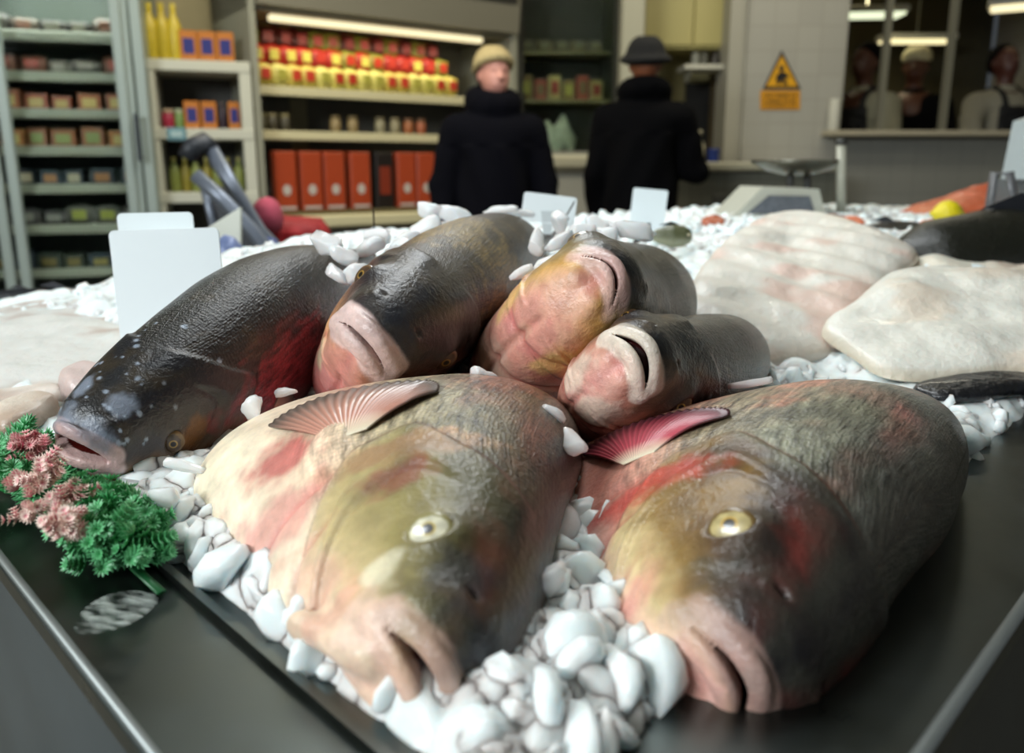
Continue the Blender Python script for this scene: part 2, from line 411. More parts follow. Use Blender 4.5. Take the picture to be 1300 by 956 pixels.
        for L_, rr in ((up, s.lip), (lo, s.lip * 1.12)):
            d = None
            for i in range(len(L_) - 1):
                q = sd_cap(Xh, Yh, Zh, L_[i], L_[i + 1], rr * (1 - .25 * abs((i - 6.5) / 7)), rr * (1 - .25 * abs((i - 5.5) / 7)))
                d = q if d is None else np.minimum(d, q)
            fh = smin(fh, d, .006)
        zm = s.mouth[0]; g = max(s.gap, .0002)
        ay = Yh / s.mouth[1]; mid = zm - .016 * ay ** 2
        hh = (g + .0006) * np.clip(1 - ay ** 2, 0, 1) + .0004
        slit = np.maximum(np.abs(Zh - mid) - hh, np.maximum(np.abs(Yh) - s.mouth[1] * .97, Xh - (.03 + .022 * np.minimum(ay ** 2, 1))))
        slit = np.where(Xh > -.04, slit, 1)
        fh = smax(fh, -slit, .0025)
        if s.chin: fh = smin(fh, sd_ell(Xh, Yh, Zh, (.01, 0, zm - .034), (.016, .026, .018)), .014)
        f[hd] = fh
        return surfnet(f, xs, ys, zs)
    def cavity(s):
        # dark tongue-and-throat lining seen through the open mouth
        zm, wm = s.mouth; a = np.linspace(-1, 1, 13); V = []; Fq = []; n = 8
        for i, q in enumerate(a):
            for k in range(n):
                an = 2 * math.pi * k / n
                V.append((.0285 + .024 * q * q + .001 * math.cos(an), wm * .93 * q, zm - .016 * q * q + (s.gap * 1.1 + .001) * math.sin(an) * (1.02 - q * q)))
        Fq = [(i * n + k, i * n + (k + 1) % n, (i + 1) * n + (k + 1) % n, (i + 1) * n + k) for i in range(12) for k in range(n)]
        obj('mouth_lining', s.world(np.array(V)), Fq, MOUTHM, s.root)
    def colour(s, V):
        x, y, z = V.T; t_ = s.ev(s.T, x); b_ = s.ev(s.B, x); w_ = s.ev(s.Wd, x)
        ang = np.degrees(np.arctan2(z / np.where(z > 0, t_, b_), np.abs(y) / w_))
        P_ = V * 40; jit = (fbm(P_, 3) - .5)
        angj = ang + jit * 26
        def grad(stops): 
            k = [q[0] for q in stops]; c = np.array([hexc(q[1]) for q in stops]); return np.stack([np.interp(angj, k, c[:, i]) for i in range(3)], 1)
        hc, bc = grad(s.pal['head']), grad(s.pal['body'])
        gx = s.gx(z, np.abs(y)); m = sstep(x + jit * .06, gx - .035, gx + .012)[:, None]
        C = hc * (1 - m) + bc * m
        def mixc(C, c, k): k = np.clip(k, 0, 1)[:, None]; return C * (1 - k) + np.asarray(c) * k
        # blotches that run over both head and body
        for k, (fr, lo_, hi_, c, st, a0, a1) in enumerate(s.pal.get('mott', ())):
            nz = fbm(np.stack([x * fr, np.abs(y) * fr, z * fr * 1.6], 1), 30 + k, 4)
            C = mixc(C, hexc(c), st * sstep(nz, lo_, hi_) * sstep(ang, a0 - 12, a0 + 12) * (1 - sstep(ang, a1 - 12, a1 + 12)))
        # lips
        up, lo = s.lips(); lc = s.pal.get('lip', 'd8b8a8')
        d = np.full(len(V), 1.)
        hsel = x < .07
        for L_ in (up, lo):
            for i in range(len(L_) - 1): d[hsel] = np.minimum(d[hsel], sd_cap(x[hsel], y[hsel], z[hsel], L_[i], L_[i + 1], s.lip))
        C = mixc(C, hexc(lc), (1 - sstep(d + jit * .004, .0015, .007)) * s.pal.get('lipk', .9))
        # inside of the mouth
        zm = s.mouth[0]; ay = y / s.mouth[1]
        ins = (x > .008 + .026 * ay ** 2 + s.sup * .5) & (x < .06) & (np.abs(z - zm + .016 * ay ** 2) < s.gap * (1 - ay ** 2) + .0035) & (np.abs(ay) < .98)
        C[ins] = hexc('4a100c')
        # gill-edge crease
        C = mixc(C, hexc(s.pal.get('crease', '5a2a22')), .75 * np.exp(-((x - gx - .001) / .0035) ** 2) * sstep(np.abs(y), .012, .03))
        for x0 in (.075, .125, .175):      # reddened folds of the throat
            q = x0 + 8.1 * y ** 2; C = mixc(C, hexc(s.pal.get('fold', 'a84c44')), .55 * np.exp(-((x - q) / .0035) ** 2) * sstep(-z, .035, .06))
        C = mixc(C, hexc('b8685c'), .4 * np.exp(-(y / .003) ** 2) * sstep(-z, .04, .06) * sstep(x, .03, .05) * (1 - sstep(x, .15, .2)))
        for k, bl in enumerate(s.blobs):
            bx, ba, rx, ra, c, st = bl[:6]; side = bl[6] if len(bl) > 6 else 0
            dx = (x - bx) / rx; da = (ang - ba) / ra
            q = np.sqrt(dx * dx + da * da) + (fbm(V * 55, 10 + k) - .5) * 1.5
            kk = st * (1 - sstep(q, .45, 1.15))
            if side: kk = kk * (y * side > 0)
            C = mixc(C, hexc(c), kk)
        if s.spots:
            n_, c, x0, x1, a0, a1 = s.spots; rs = np.random.default_rng(5)
            for _ in range(n_):
                bx, ba, sd, rr = rs.uniform(x0, x1), rs.uniform(a0, a1), rs.choice([-1, 1]), rs.uniform(.0006, .0024)
                bw = float(s.ev(s.Wd, bx)); bh = float(s.ev(s.T if ba > 0 else s.B, bx)); A = math.radians(ba)
                c0 = np.array([bx, sd * bw * math.cos(A), bh * math.sin(A)]) ; q = np.linalg.norm(V - c0, axis=1)
                C = mixc(C, hexc(c), .6 * (1 - sstep(q, rr, rr * 1.6 + .0008)))
        sca = m[:, 0] * sstep(ang, -38, -5) * s.scaly
        return C, sca
    def eyes(s, ec):
        ec = ec or ('4a3628', '6a5030', '0c0a08', 'a8823a'); xe, ze = s.eye
        we = float(s.ev(s.Wd, xe)) * (1 - abs(ze / float(s.ev(s.B, xe))) ** 2.15) ** (1 / 2.15)
        for sg in (1, -1):
            V = []; C = []; nr, nk = 16, 32
            for i in range(nr + 1):
                q = i / nr; r = .0142 * math.sin(q * math.pi / 2); dep = .0062 * math.cos(q * math.pi / 2); ct, st = math.cos(.7), math.sin(.7)
                for k in range(nk):
                    an = 2 * math.pi * k / nk
                    V.append((xe - .001 + r * math.cos(an) * ct - dep * st, sg * (we + .0012 + dep * ct + r * math.cos(an) * st), ze + r * math.sin(an)))
                    pr = r * (1 + .12 * math.cos(2 * an))
                    c = hexc(ec[2]) if pr < .0036 else (hexc(ec[3] if len(ec) > 3 else 'b09a50') if pr < .0047 else hexc(ec[0]) * (1 - .15 * math.sin(5 * an)) if pr < .0100 else hexc(ec[1]))
                    C.append(c)
            Fq = [(i * nk + k, i * nk + (k + 1) % nk, (i + 1) * nk + (k + 1) % nk, (i + 1) * nk + k)[::-sg] for i in range(nr) for k in range(nk)]
            o = obj('eye', s.world(np.array(V)), Fq, EYEM, s.root); setcol(o, np.array(C))
    def surf(s, x, ang, sg, off):
        w, h = float(s.ev(s.Wd, x)), float(s.ev(s.T if ang > 0 else s.B, x)); A = math.radians(ang); p = 2.15
        c_, s_ = abs(math.cos(A)), abs(math.sin(A)); r = 1 / ((c_ ** p + s_ ** p) ** (1 / p))
        n = np.array([0, sg * math.cos(A) / w, math.sin(A) / h]); n /= np.linalg.norm(n)
        return np.array([x, sg * w * math.cos(A) * r, h * math.sin(A) * r]) + n * off
    def sheet(s, name, rows, cols, f, cfn, th=.0012):
        "fin blade: f(i,j) gives a local point and its off-surface direction"
        A = np.array([[f(i / (rows - 1), j / (cols - 1), 0) for j in range(cols)] for i in range(rows)]).reshape(-1, 3)
        B = np.array([[f(i / (rows - 1), j / (cols - 1), th) for j in range(cols)] for i in range(rows)]).reshape(-1, 3)
        n = rows * cols; q = [(i * cols + j, i * cols + j + 1, (i + 1) * cols + j + 1, (i + 1) * cols + j) for i in range(rows - 1) for j in range(cols - 1)]
        Fq = q + [tuple(v + n for v in k[::-1]) for k in q]
        bd = [j for j in range(cols)] + [i * cols + cols - 1 for i in range(1, rows)] + [(rows - 1) * cols + j for j in range(cols - 2, -1, -1)] + [i * cols for i in range(rows - 2, 0, -1)]
        Fq += [(bd[k], bd[k] + n, bd[(k + 1) % len(bd)] + n, bd[(k + 1) % len(bd)]) for k in range(len(bd))]
        o = obj(name, s.world(np.concatenate([A, B])), Fq, FINM, s.root)
        C = np.array([cfn(i / (rows - 1), j / (cols - 1)) for i in range(rows) for j in range(cols)]); setcol(o, np.concatenate([C, C])); return o
    def fins(s, flags, opn, pos, fc):
        c1, c2 = hexc(fc[0]), hexc(fc[1]); cream = hexc('e8dcc0')
        for sg in flags:
            def f(u, v, th, sg=sg):      # u along the rays, v across them
                x0, a0 = pos; L_ = s.flen * (1 - 1.1 * abs(v - .42) ** 2) * (u ** .9)
                dirn = math.radians(-32 * opn + 72 * opn * v)
                x = x0 + L_ * math.cos(dirn); a = a0 + math.degrees(L_ * math.sin(dirn) / .10) + (v - .5) * 9
                return s.surf(x, a, sg, .0030 + .003 * math.sin(math.pi * min(u * 1.1, 1)) + .0006 * math.sin(v * 24 * 2 * math.pi) * min(u * 3, 1) + th)
            def cf(u, v):
                k = min(u * 1.1, 1); ray = .5 + .5 * math.sin(v * 24 * 2 * math.pi)
                c = cream * max(0, 1 - u * 4) + (c1 * (1 - k ** 2) + c2 * k ** 2) * min(1, u * 4)
                c = c * (.72 + .38 * ray); return c * (.35 if u > .96 or v > .985 else 1)
            s.sheet('pectoral_fin', 24, 140, f, cf)
        # dorsal fin, low and folded back
        def fd(u, v, th):
            x = .40 + .09 * v + .05 * u * (1 - .3 * v); hgt = s.dfin * u * (1 - .62 * v)
            return np.array([x, .0022 * math.sin(v * 9 * 2 * math.pi) * u + th - .0006, float(s.ev(s.T, x)) * .97 + hgt * .6 - .005])
        s.sheet('dorsal_fin', 10, 40, fd, lambda u, v: c2 * (.6 + .25 * math.sin(v * 18 * math.pi)))
        # tail
        def ft(u, v, th):
            L_ = .11 * u * (.62 + .38 * abs(2 * v - 1)); q = (2 * v - 1)
            return np.array([.745 + L_, .0012 * math.sin(v * 20 * 2 * math.pi) * u + (th - .0006), q * (.022 + .075 * u)])
        s.sheet('tail_fin', 12, 60, ft, lambda u, v: c2 * (.5 + .2 * math.sin(v * 40 * math.pi)))

CREAMP = {'head': [(-90, 'e9c9b4'), (-55, 'ecd8b8'), (-25, 'c9b26a'), (5, '8f8846'), (35, '5f5a38'), (60, '3a3834'), (90, '26262a')],
          'body': [(-90, 'efd9bd'), (-55, 'f2dfc2'), (-30, 'd9b89c'), (-5, '9f8f66'), (25, '6c6344'), (60, '4a3f32'), (90, '33302c')]}
# ------------------------------------------------------------------ the counter
PLZ = .80
C0 = np.array([.012, .143]); E1 = np.array([-.7071, .7071]); E2 = np.array([.7071, .7071])     # corner towards the viewer; the two edge directions
def tab(a, b, z=PLZ): q = C0 + a * E1 + b * E2; return np.array([q[0], q[1], z])
def toab(x, y): dx, dy = x - C0[0], y - C0[1]; return dx * E1[0] + dy * E1[1], dx * E2[0] + dy * E2[1]
TA, TB = 1.50, 3.3
def ice_h(x, y):
    a, b = toab(x, y)
    h = .014 + .118 * sstep(y, .80, 1.75) * (1 - .35 * sstep(-x, .4, .9)) + .05 * np.exp(-((x + .02) ** 2 + (y - 1.22) ** 2) / .05)
    h = h * sstep(a, .090, .15) * sstep(b, .085, .12) * sstep(TA - a, .03, .1)
    return h
steel = NT('brushed_steel'); setp(steel.b, Roughness=.32, Metallic=1.); steel.b.inputs['Base Color'].default_value = (*hexc('5e6462'), 1)
_tc = steel.new('ShaderNodeTexCoord'); _n = steel.new('ShaderNodeTexNoise', Scale=14., Detail=6., Roughness=.7); steel.link(_tc.outputs['Object'], _n.inputs['Vector'])
_r = steel.new('ShaderNodeMapRange'); _r.inputs['To Min'].default_value = .16; _r.inputs['To Max'].default_value = .5; steel.link(_n.outputs['Fac'], _r.inputs['Value']); steel.link(_r.outputs['Result'], steel.b.inputs['Roughness'])
STEEL = steel.m
cnt = empty('fish_counter', (C0[0], C0[1], 0), 'long stainless steel fishmonger counter with its corner towards the viewer', 'counter')
m = MB()
def slab(m, a0, a1, b0, b1, z0, z1):
    pl = [tab(a0, b0, z0), tab(a0, b1, z0), tab(a1, b1, z0), tab(a1, b0, z0)]; return m.prism(pl[::-1], (0, 0, z1 - z0))
slab(m, 0, TA, 0, TB, PLZ - .012, PLZ)
m.build('steel_top', STEEL, cnt)
# raised folded rim and the shallow tray lip around the ice
m = MB(); 
for pts in ([tab(.004, TB), tab(.004, .004), tab(TA, .004)],): m.tube([p + (0, 0, .001) for p in pts], .0045, 8)
m.build('folded_rim', mat('rim_steel', '8a8f8e', .5, metal=.8), cnt, smooth=True)
m = MB(); slab(m, .050, TA - .05, .078, .084, PLZ, PLZ + .006); m.build('tray_lip', STEEL, cnt)
DARKP = mat('dark_counter_panel', '3c4448', .35, var=.2)
m = MB(); slab(m, .004, .02, .004, TB, .12, PLZ - .012); slab(m, .004, TA, .004, .02, .12, PLZ - .012); slab(m, TA - .02, TA, .02, TB, .12, PLZ - .012); slab(m, .02, TA, TB - .02, TB, .12, PLZ - .012)
m.build('side_panel', DARKP, cnt)
m = MB(); slab(m, .05, TA - .05, .05, TB - .05, 0, .12); m.build('plinth', mat('plinth_black', '1c1c1c', .6), cnt)

# ------------------------------------------------------------------ ice
ice = NT('crushed_ice'); setp(ice.b, Roughness=.22); ice.b.inputs['Base Color'].default_value = (*hexc('ecf7fb'), 1)
ice.b.inputs['Transmission Weight'].default_value = .08; ice.b.inputs['IOR'].default_value = 1.31
ice.b.inputs['Subsurface Weight'].default_value = 1.; ice.b.inputs['Subsurface Radius'].default_value = (.02, .024, .026); ice.b.inputs['Subsurface Scale'].default_value = .25
_tc = ice.new('ShaderNodeTexCoord'); _n = ice.new('ShaderNodeTexNoise', Scale=70., Detail=3.); ice.link(_tc.outputs['Object'], _n.inputs['Vector'])
_b = ice.new('ShaderNodeBump', Strength=.25, Distance=.004); ice.link(_n.outputs['Fac'], _b.inputs['Height']); ice.link(_b.outputs['Normal'], ice.b.inputs['Normal'])
ICE = ice.m
def ico(sub):
    import bmesh
    bm = bmesh.new(); bmesh.ops.create_icosphere(bm, subdivisions=sub, radius=1); V = np.array([v.co[:] for v in bm.verts]); Fc = np.array([[v.index for v in f.verts] for f in bm.faces]); bm.free(); return V, Fc
ICO1, ICO2 = ico(1), ico(2)
def rotm(rs):
    q = rs.normal(size=4); q /= np.linalg.norm(q); w, x, y, z = q
    return np.array([[1 - 2 * (y * y + z * z), 2 * (x * y - z * w), 2 * (x * z + y * w)], [2 * (x * y + z * w), 1 - 2 * (x * x + z * z), 2 * (y * z - x * w)], [2 * (x * z - y * w), 2 * (y * z + x * w), 1 - 2 * (x * x + y * y)]])
def chunk(rs, size, base, p=3.4, asp=None, cuts=0):
    "a rounded, slightly blocky lump of ice"
    V, Fc = base; n = np.abs(V) ** p; r = 1 / n.sum(1) ** (1 / p); V = V * r[:, None]
    V = V * (1 + .10 * rs.normal(size=(1, 3))) + .06 * rs.normal(size=V.shape) * (1 if len(V) < 50 else .35)
    for _ in range(cuts):       # broken faces
        nn = rs.normal(size=3); nn /= np.linalg.norm(nn); cc = rs.uniform(.45, .8); V = V - np.maximum(V @ nn - cc, 0)[:, None] * nn * .96
    a = np.array([1, rs.uniform(.6, .95), rs.uniform(.3, .55)]) if asp is None else np.array(asp)
    return V * a * size, Fc
def ice_bed():
    rs = np.random.default_rng(11); VS = []; FS = []; n = 0
    # base layer: rounded lumps packed together, their tops tilted this way and that
    from mathutils.kdtree import KDTree
    def packed(ga, gb, sp, dome, jit_):
        nonlocal n
        A, B = np.meshgrid(ga, gb, indexing='ij'); X = C0[0] + A * E1[0] + B * E2[0]; Y = C0[1] + A * E1[1] + B * E2[1]
        Q = []
        for a in np.arange(ga[0], ga[-1], sp):
            for b in np.arange(gb[0], gb[-1], sp): Q.append((a + rs.uniform(-.5, .5) * sp, b + rs.uniform(-.5, .5) * sp))
        Q = np.array(Q); kd = KDTree(len(Q))
        for k, q in enumerate(Q): kd.insert((q[0], q[1], 0), k)
        kd.balance(); hh = rs.uniform(-1, 1, len(Q)) * jit_; tl = rs.normal(size=(len(Q), 2)) * .22
        Af, Bf = A.ravel(), B.ravel(); Af = Af + .006 * (fbm(np.stack([Af * 90, Bf * 90, 0 * Af], 1), 3) - .5); out = np.empty(len(Af))
        for k in range(len(Af)):
            best = None
            for co, idx, d in kd.find_n((Af[k], Bf[k], 0), 4):
                v = hh[idx] + tl[idx, 0] * (Af[k] - co[0]) + tl[idx, 1] * (Bf[k] - co[1]) - dome * d * d
                best = v if best is None or v > best else best
            out[k] = best
        ed = sstep(A, .100, .128) * sstep(B, .088, .108); Z = PLZ - .006 * (1 - ed) + (ice_h(X, Y) + np.maximum(out.reshape(X.shape) + .006, 0) + .001) * ed
        V = np.stack([X.ravel(), Y.ravel(), Z.ravel()], 1); na, nb = A.shape
        i, j = np.meshgrid(np.arange(na - 1), np.arange(nb - 1), indexing='ij'); k = (i * nb + j).ravel()
        q = np.stack([k, k + nb, k + nb + 1, k + 1], 1); T_ = np.concatenate([q[:, [0, 2, 1]], q[:, [0, 3, 2]]])
        VS.append(V); FS.append(T_ + n); n += len(V)
    packed(np.arange(.100, .80, .0036), np.arange(.088, .62, .0036), .017, 26., .0045)
    packed(np.arange(.105, 1.45, .010), np.arange(.60, 2.9, .010), .034, 14., .006); packed(np.arange(.79, 1.45, .010), np.arange(.092, .62, .010), .03, 14., .006)
    def put(cnt_, amin, amax, bmin, bmax, s0, s1, base):
        nonlocal n
        for _ in range(cnt_):
            a, b = rs.uniform(amin, amax), rs.uniform(bmin, bmax); x, y = C0 + a * E1 + b * E2
            if y > 2.8 or y < .2 or min(math.hypot(x + .05, y - .33), math.hypot(x - .10, y - .335)) < .03: continue
            s = rs.uniform(s0, s1) ; V, Fc = chunk(rs, s, base, cuts=6 if len(base[0]) > 50 else 2); R = rotm(rs)
            h = float(ice_h(x, y)); V = V @ R.T; V = V + np.array([x, y, PLZ + max(h - .006, .001) + rs.uniform(-.002, .007) - V[:, 2].min() * .1])
            VS.append(V); FS.append(Fc + n); n += len(V)
    put(300, .116, .75, .100, .24, .013, .024, ICO2)
    put(500, .108, .75, .092, .85, .008, .012, ICO2)
    put(1300, .12, .75, .100, .8, .012, .025, ICO2)
    put(3500, .11, 1.45, .12, 1.7, .009, .017, ICO1)
    put(2500, .11, 1.45, 1.2, 3.1, .014, .026, ICO1)
    V = np.concatenate(VS); Fc = np.concatenate(FS)
    o = obj('crushed_ice', V, Fc, ICE); tag(o, 'bed of white crushed ice heaped over the steel counter under all the fish', 'ice', kind='stuff')
ice_bed()
PE = dict(CREAMP, lip='d8b4a2', lipk=.55, head=[(-90, 'e6c0aa'), (-55, 'ecd6ba'), (-28, 'c8b486'), (0, '95895a'), (30, '5c5638'), (60, '35342e'), (90, '24252a')],
    body=[(-90, 'efd9bd'), (-50, 'f4e4ca'), (-25, 'dcc0a6'), (-5, 'a3967a'), (25, '6f6850'), (60, '4c4438'), (90, '33302c')],
    mott=[(14, .5, .75, '8c4a3c', .6, -25, 70), (26, .52, .72, '4c4634', .5, -10, 90), (20, .55, .75, 'd89a88', .5, -90, -20)])
FR = 'whole carp laid on the ice'
Fish('e', 'front left carp with a swollen cream belly and pale eye, head towards the viewer', [
    (.00, P(530, 866, .36), (.93, -.05, .30)), (.10, P(556, 780, .42), (.93, -.05, .32)), (.22, P(545, 665, .52), (.93, .0, .34)),
    (.34, P(560, 590, .62), (.96, .05, .08)), (.46, P(605, 565, .73), (.92, .0, .05)), (.60, P(650, 580, .84), (.8, 0, .2)), (.76, P(670, 600, .95), (.8, 0, .1))],
    sc=1.0, prof={1: [(0, 1.05), (.1, 1.05), (.2, 1.12), (.4, 1.2)], 2: [(0, .85), (.1, .95), (.17, 1.05), (.23, 1.18), (.35, 1.62), (.48, 1.75), (.6, 1.2)], 3: [(0, .95), (.4, 1.0)]}, gap=.003, mouth=(.006, .029), lip=.0072, eye=(.088, .018), eyecol=('d2cdb4', '8c8458', '3c3c40', 'c4ae64'), flen=.085, fin_pos=(.245, -13), pal=PE,
    blobs=[(.26, -35, .03, 14, 'c05a5a', .8), (.20, -50, .03, 30, 'd98a86', .6), (.165, 2, .016, 16, '8e3440', .55), (.20, 5, .025, 35, 'a07a5c', .75), (.10, -45, .07, 20, 'e8b8a0', .6), (.06, -12, .02, 14, 'e4dcc0', .7),
           (.4, 30, .1, 25, '7a4234', .6), (.5, -10, .08, 30, '7a4034', .5), (.33, -70, .12, 25, 'f4e6c8', .7), (.045, 45, .03, 40, '3a3a40', .6), (.02, -30, .03, 30, 'e6c4b4', .7)])
Fish('f', 'front right carp beside the bare dark steel, red streak along its gill cover', [
    (.00, P(925, 866, .37), (.90, -.05, .40)), (.10, P(940, 785, .43), (.90, -.05, .40)), (.22, P(955, 690, .52), (.90, .0, .42)),
    (.34, P(1000, 610, .62), (.93, .1, .18)), (.46, P(1060, 575, .74), (.9, 0, .15)), (.60, P(1090, 570, .86), (.8, 0, .3)), (.76, P(1095, 585, .98), (.8, 0, .3))],
    sc=1.06, prof={1: [(0, 1.05), (.1, 1.1), (.3, 1.25), (.5, 1.3)], 2: [(0, .9), (.1, 1.0), (.17, 1.2), (.3, 1.62), (.5, 1.3)]}, gap=.0012, mouth=(.006, .028), lip=.0072, eye=(.086, .018), fin_pos=(.235, -20), fincol=('c04858', '5a2a34'), pal=dict(CREAMP, lip='d8b4a8', lipk=.5, mott=[(12, .48, .72, '9a3c34', .42, -40, 60), (22, .5, .7, '3c3c34', .6, -10, 90), (18, .55, .75, 'd88a84', .6, -90, -25)], head=[(-90, 'e2b0a2'), (-55, 'e4bca4'), (-35, 'd6c090'), (-15, '8c7040'), (10, '54402e'), (35, '2e2622'), (90, '1a181a')],
         body=[(-90, 'dca69a'), (-55, 'e4b4a6'), (-35, 'cf9080'), (-5, '8a7d66'), (25, '6a6a58'), (60, '50504a'), (90, '38342e')]),
    blobs=[(.185, -15, .022, 30, 'b83c36', .8), (.13, 10, .05, 14, '8a6a30', .6), (.4, -20, .1, 14, 'a84038', .7), (.36, 10, .07, 12, 'b05a44', .5), (.5, 40, .1, 30, '6a2a26', .6)], eyecol=('b0a070', '6a5430', '1a1410', 'c09a40'), flen=.068)
DK = {'head': [(-90, 'b08068'), (-60, '9a7050'), (-30, '7a5a3c'), (-5, '3c3230'), (30, '1c1c22'), (90, '15171c')],
      'body': [(-90, 'c09080'), (-60, '8a5a4a'), (-30, '6a3c34'), (0, '40262a'), (35, '221c1b'), (90, '171715')], 'lip': 'c8a8a4', 'lipk': .9, 'crease': '2a201c', 'mott': [(16, .5, .75, '6a2c24', .5, -60, 35), (24, .52, .75, '3a3020', .6, 10, 90)]}
Fish('a', 'dark-backed carp at the far left of the pile, mouth open over the green garnish', [
    (.00, P(92, 572, .63), (.15, -.3, .9)), (.10, P(160, 528, .68), (.15, -.3, .9)), (.22, P(245, 480, .76), (.12, -.2, .9)),
    (.34, P(320, 425, .86), (0, -.1, .9)), (.5, P(395, 375, 1.0), (0, 0, 1)), (.65, P(440, 345, 1.12), (0, 0, 1)), (.76, P(470, 335, 1.2), (0, 0, 1))],
    sc=.86, gap=.009, eye=(.1, -.008), dfin=.006, pal=DK, lip=.0085, spots=(80, 'a8b4c4', .03, .2, 5, 85),
    blobs=[(.13, -5, .03, 12, '8a5a2a', .6), (.3, -8, .12, 30, '8a2c34', .8), (.2, -40, .04, 20, '7a4428', .5), (.012, 60, .02, 60, '7a8494', .7), (.06, 62, .02, 14, '8a94a4', .6)])
Fish('b', 'carp in the middle with thick pale closed lips and ice along its back', [
    (.00, P(458, 438, .70), (.65, -.3, .7)), (.10, P(505, 415, .77), (.65, -.3, .7)), (.22, P(530, 395, .87), (.65, -.25, .7)),
    (.34, P(570, 370, .98), (.6, -.2, .75)), (.5, P(630, 332, 1.14), (.5, -.1, .8)), (.76, P(690, 315, 1.38), (.5, 0, .8))],
    sc=.97, prof={2: [(0, 1.0), (.15, 1.35), (.3, 1.35)]}, gap=.0008, lip=.0095, pal=dict(DK, head=[(-90, 'd08a80'), (-60, 'd89a88'), (-30, 'b88a60'), (-5, '6a4a3c'), (20, '2c2628'), (90, '22242a')],
       body=[(-90, 'd88a84'), (-60, 'e09a92'), (-35, 'b07060'), (0, '50302a'), (35, '382a20'), (90, '2e281e')], lip='dcc0ba'),
    blobs=[(.1, -50, .05, 12, 'd8d0a8', .6), (.3, 60, .10, 34, '7c683a', .75), (.16, -80, .04, 40, 'c86a68', .6)])
PC = {'head': [(-90, 'dca892'), (-60, 'e4b498'), (-35, 'c89a58'), (-10, '8a7440'), (15, '4a4434'), (50, '2e3034'), (90, '222428')],
      'body': [(-90, 'e0b8a4'), (-55, 'dcae98'), (-30, 'b07a64'), (0, '5c4a3c'), (30, '34322c'), (90, '26282a')], 'lip': 'dab4ac', 'lipk': .75, 'mott': [(18, .5, .75, 'c06a60', .6, -90, -15), (24, .5, .75, '6a5434', .5, -30, 60)]}
Fish('c', 'carp showing its yellow and pink throat below a thin closed red slit mouth', [
    (.00, P(768, 348, .72), (.8, -.1, .55)), (.10, P(757, 375, .79), (.8, -.1, .55)), (.22, P(762, 402, .88), (.8, -.1, .55)),
    (.34, P(787, 398, .98), (.8, -.1, .5)), (.5, P(815, 385, 1.1), (.7, -.1, .6)), (.76, P(810, 395, 1.3), (.6, 0, .7))],
    sc=.98, lip=.0062, mouth=(.008, .028), prof={2: [(0, 1.1), (.08, 1.35), (.3, 1.5), (.5, 1.2)], 3: [(0, 1), (.2, 1.1)]}, gap=.0006, pal=PC, blobs=[(.09, -48, .03, 16, 'dcc070', .55), (.06, -70, .03, 20, 'c87a78', .5), (.2, -70, .04, 30, 'cc7a74', .5)])
Fish('d', 'smallest carp, right end of the back row, white lips open on a dark mouth', [
    (.00, P(805, 452, .64), (.8, -.1, .55)), (.10, P(812, 465, .70), (.8, -.1, .55)), (.22, P(850, 482, .78), (.8, -.1, .55)),
    (.34, P(890, 472, .88), (.8, -.1, .5)), (.5, P(915, 462, .99), (.7, -.1, .6)), (.76, P(925, 470, 1.2), (.6, 0, .7))],
    sc=.80, prof={2: [(0, 1.1), (.08, 1.35), (.3, 1.4), (.5, 1.2)]}, gap=.003, pal=dict(PC, lip='e8dccc', head=[(-90, 'd89a90'), (-60, 'dca898'), (-35, 'b8806c'), (-10, '6a5040'), (15, '383230'), (50, '2a2a2c'), (90, '222428')]),
    blobs=[(.05, -60, .03, 30, 'e8d4c0', .7), (.14, -60, .03, 18, 'b04848', .6), (.22, -75, .05, 30, 'e0a8a0', .6)])
# ------------------------------------------------------------------ the shop room
def struct(name, m, mt, **kw): return tag(m.build(name, mt, **kw), kind='structure')
FLOORM = mat('floor_tiles', '6e6a60', .5, var=.2, vscale=2.)
TILE = NT('wall_tiles')
def tile_mat(name, c, grout, w=.15, rough=.25):
    t = NT(name); tc = t.new('ShaderNodeTexCoord'); 
    sp = t.new('ShaderNodeSeparateXYZ'); t.link(tc.outputs['Object'], sp.inputs[0]); cb = t.new('ShaderNodeCombineXYZ')
    t.link(sp.outputs['X'], cb.inputs['X']); t.link(sp.outputs['Z'], cb.inputs['Y'])
    br = t.new('ShaderNodeTexBrick', offset=0.); br.inputs['Scale'].default_value = 1; br.inputs['Brick Width'].default_value = w; br.inputs['Row Height'].default_value = w
    br.inputs['Mortar Size'].default_value = .004; br.inputs['Color1'].default_value = (*hexc(c), 1); br.inputs['Color2'].default_value = (*(hexc(c) * .93), 1); br.inputs['Mortar'].default_value = (*hexc(grout), 1)
    t.link(cb.outputs[0], br.inputs['Vector']); t.link(br.outputs['Color'], t.b.inputs['Base Color']); setp(t.b, Roughness=rough); return t.m
TILEM = tile_mat('white_wall_tiles', 'a3a198', '98968c')
TILEG = tile_mat('grey_wall_tiles', '83837c', '787872')
PLASTER = mat('cream_plaster', 'b0a684', .8, var=.05)
SOF = mat('ceiling_plaster', 'b8b4a4', .9, var=.04)
bpy.data.materials.remove(TILE.m)
struct('floor', MB().box((0, 2.5, -.05), (9.5, 13, .1)), FLOORM)
struct('ceiling', MB().box((0, 2.9, 2.95), (9.5, 10.4, .1)), SOF)
struct('wall_left', MB().box((-3.6, 2.8, 1.45), (.1, 10.6, 2.9)), PLASTER)
struct('wall_right', MB().box((4.7, 2.8, 1.45), (.1, 10.6, 2.9)), TILEM)
WY = 5.35         # front face of the wall with the serving hatch
def X_at(px, Y, py=210): return P(px, py, Y)[0]
def Z_at(py, Y, px=650): return P(px, py, Y)[2]
x0, x1 = X_at(783, WY), X_at(1060, WY)
HZ = Z_at(174, WY)
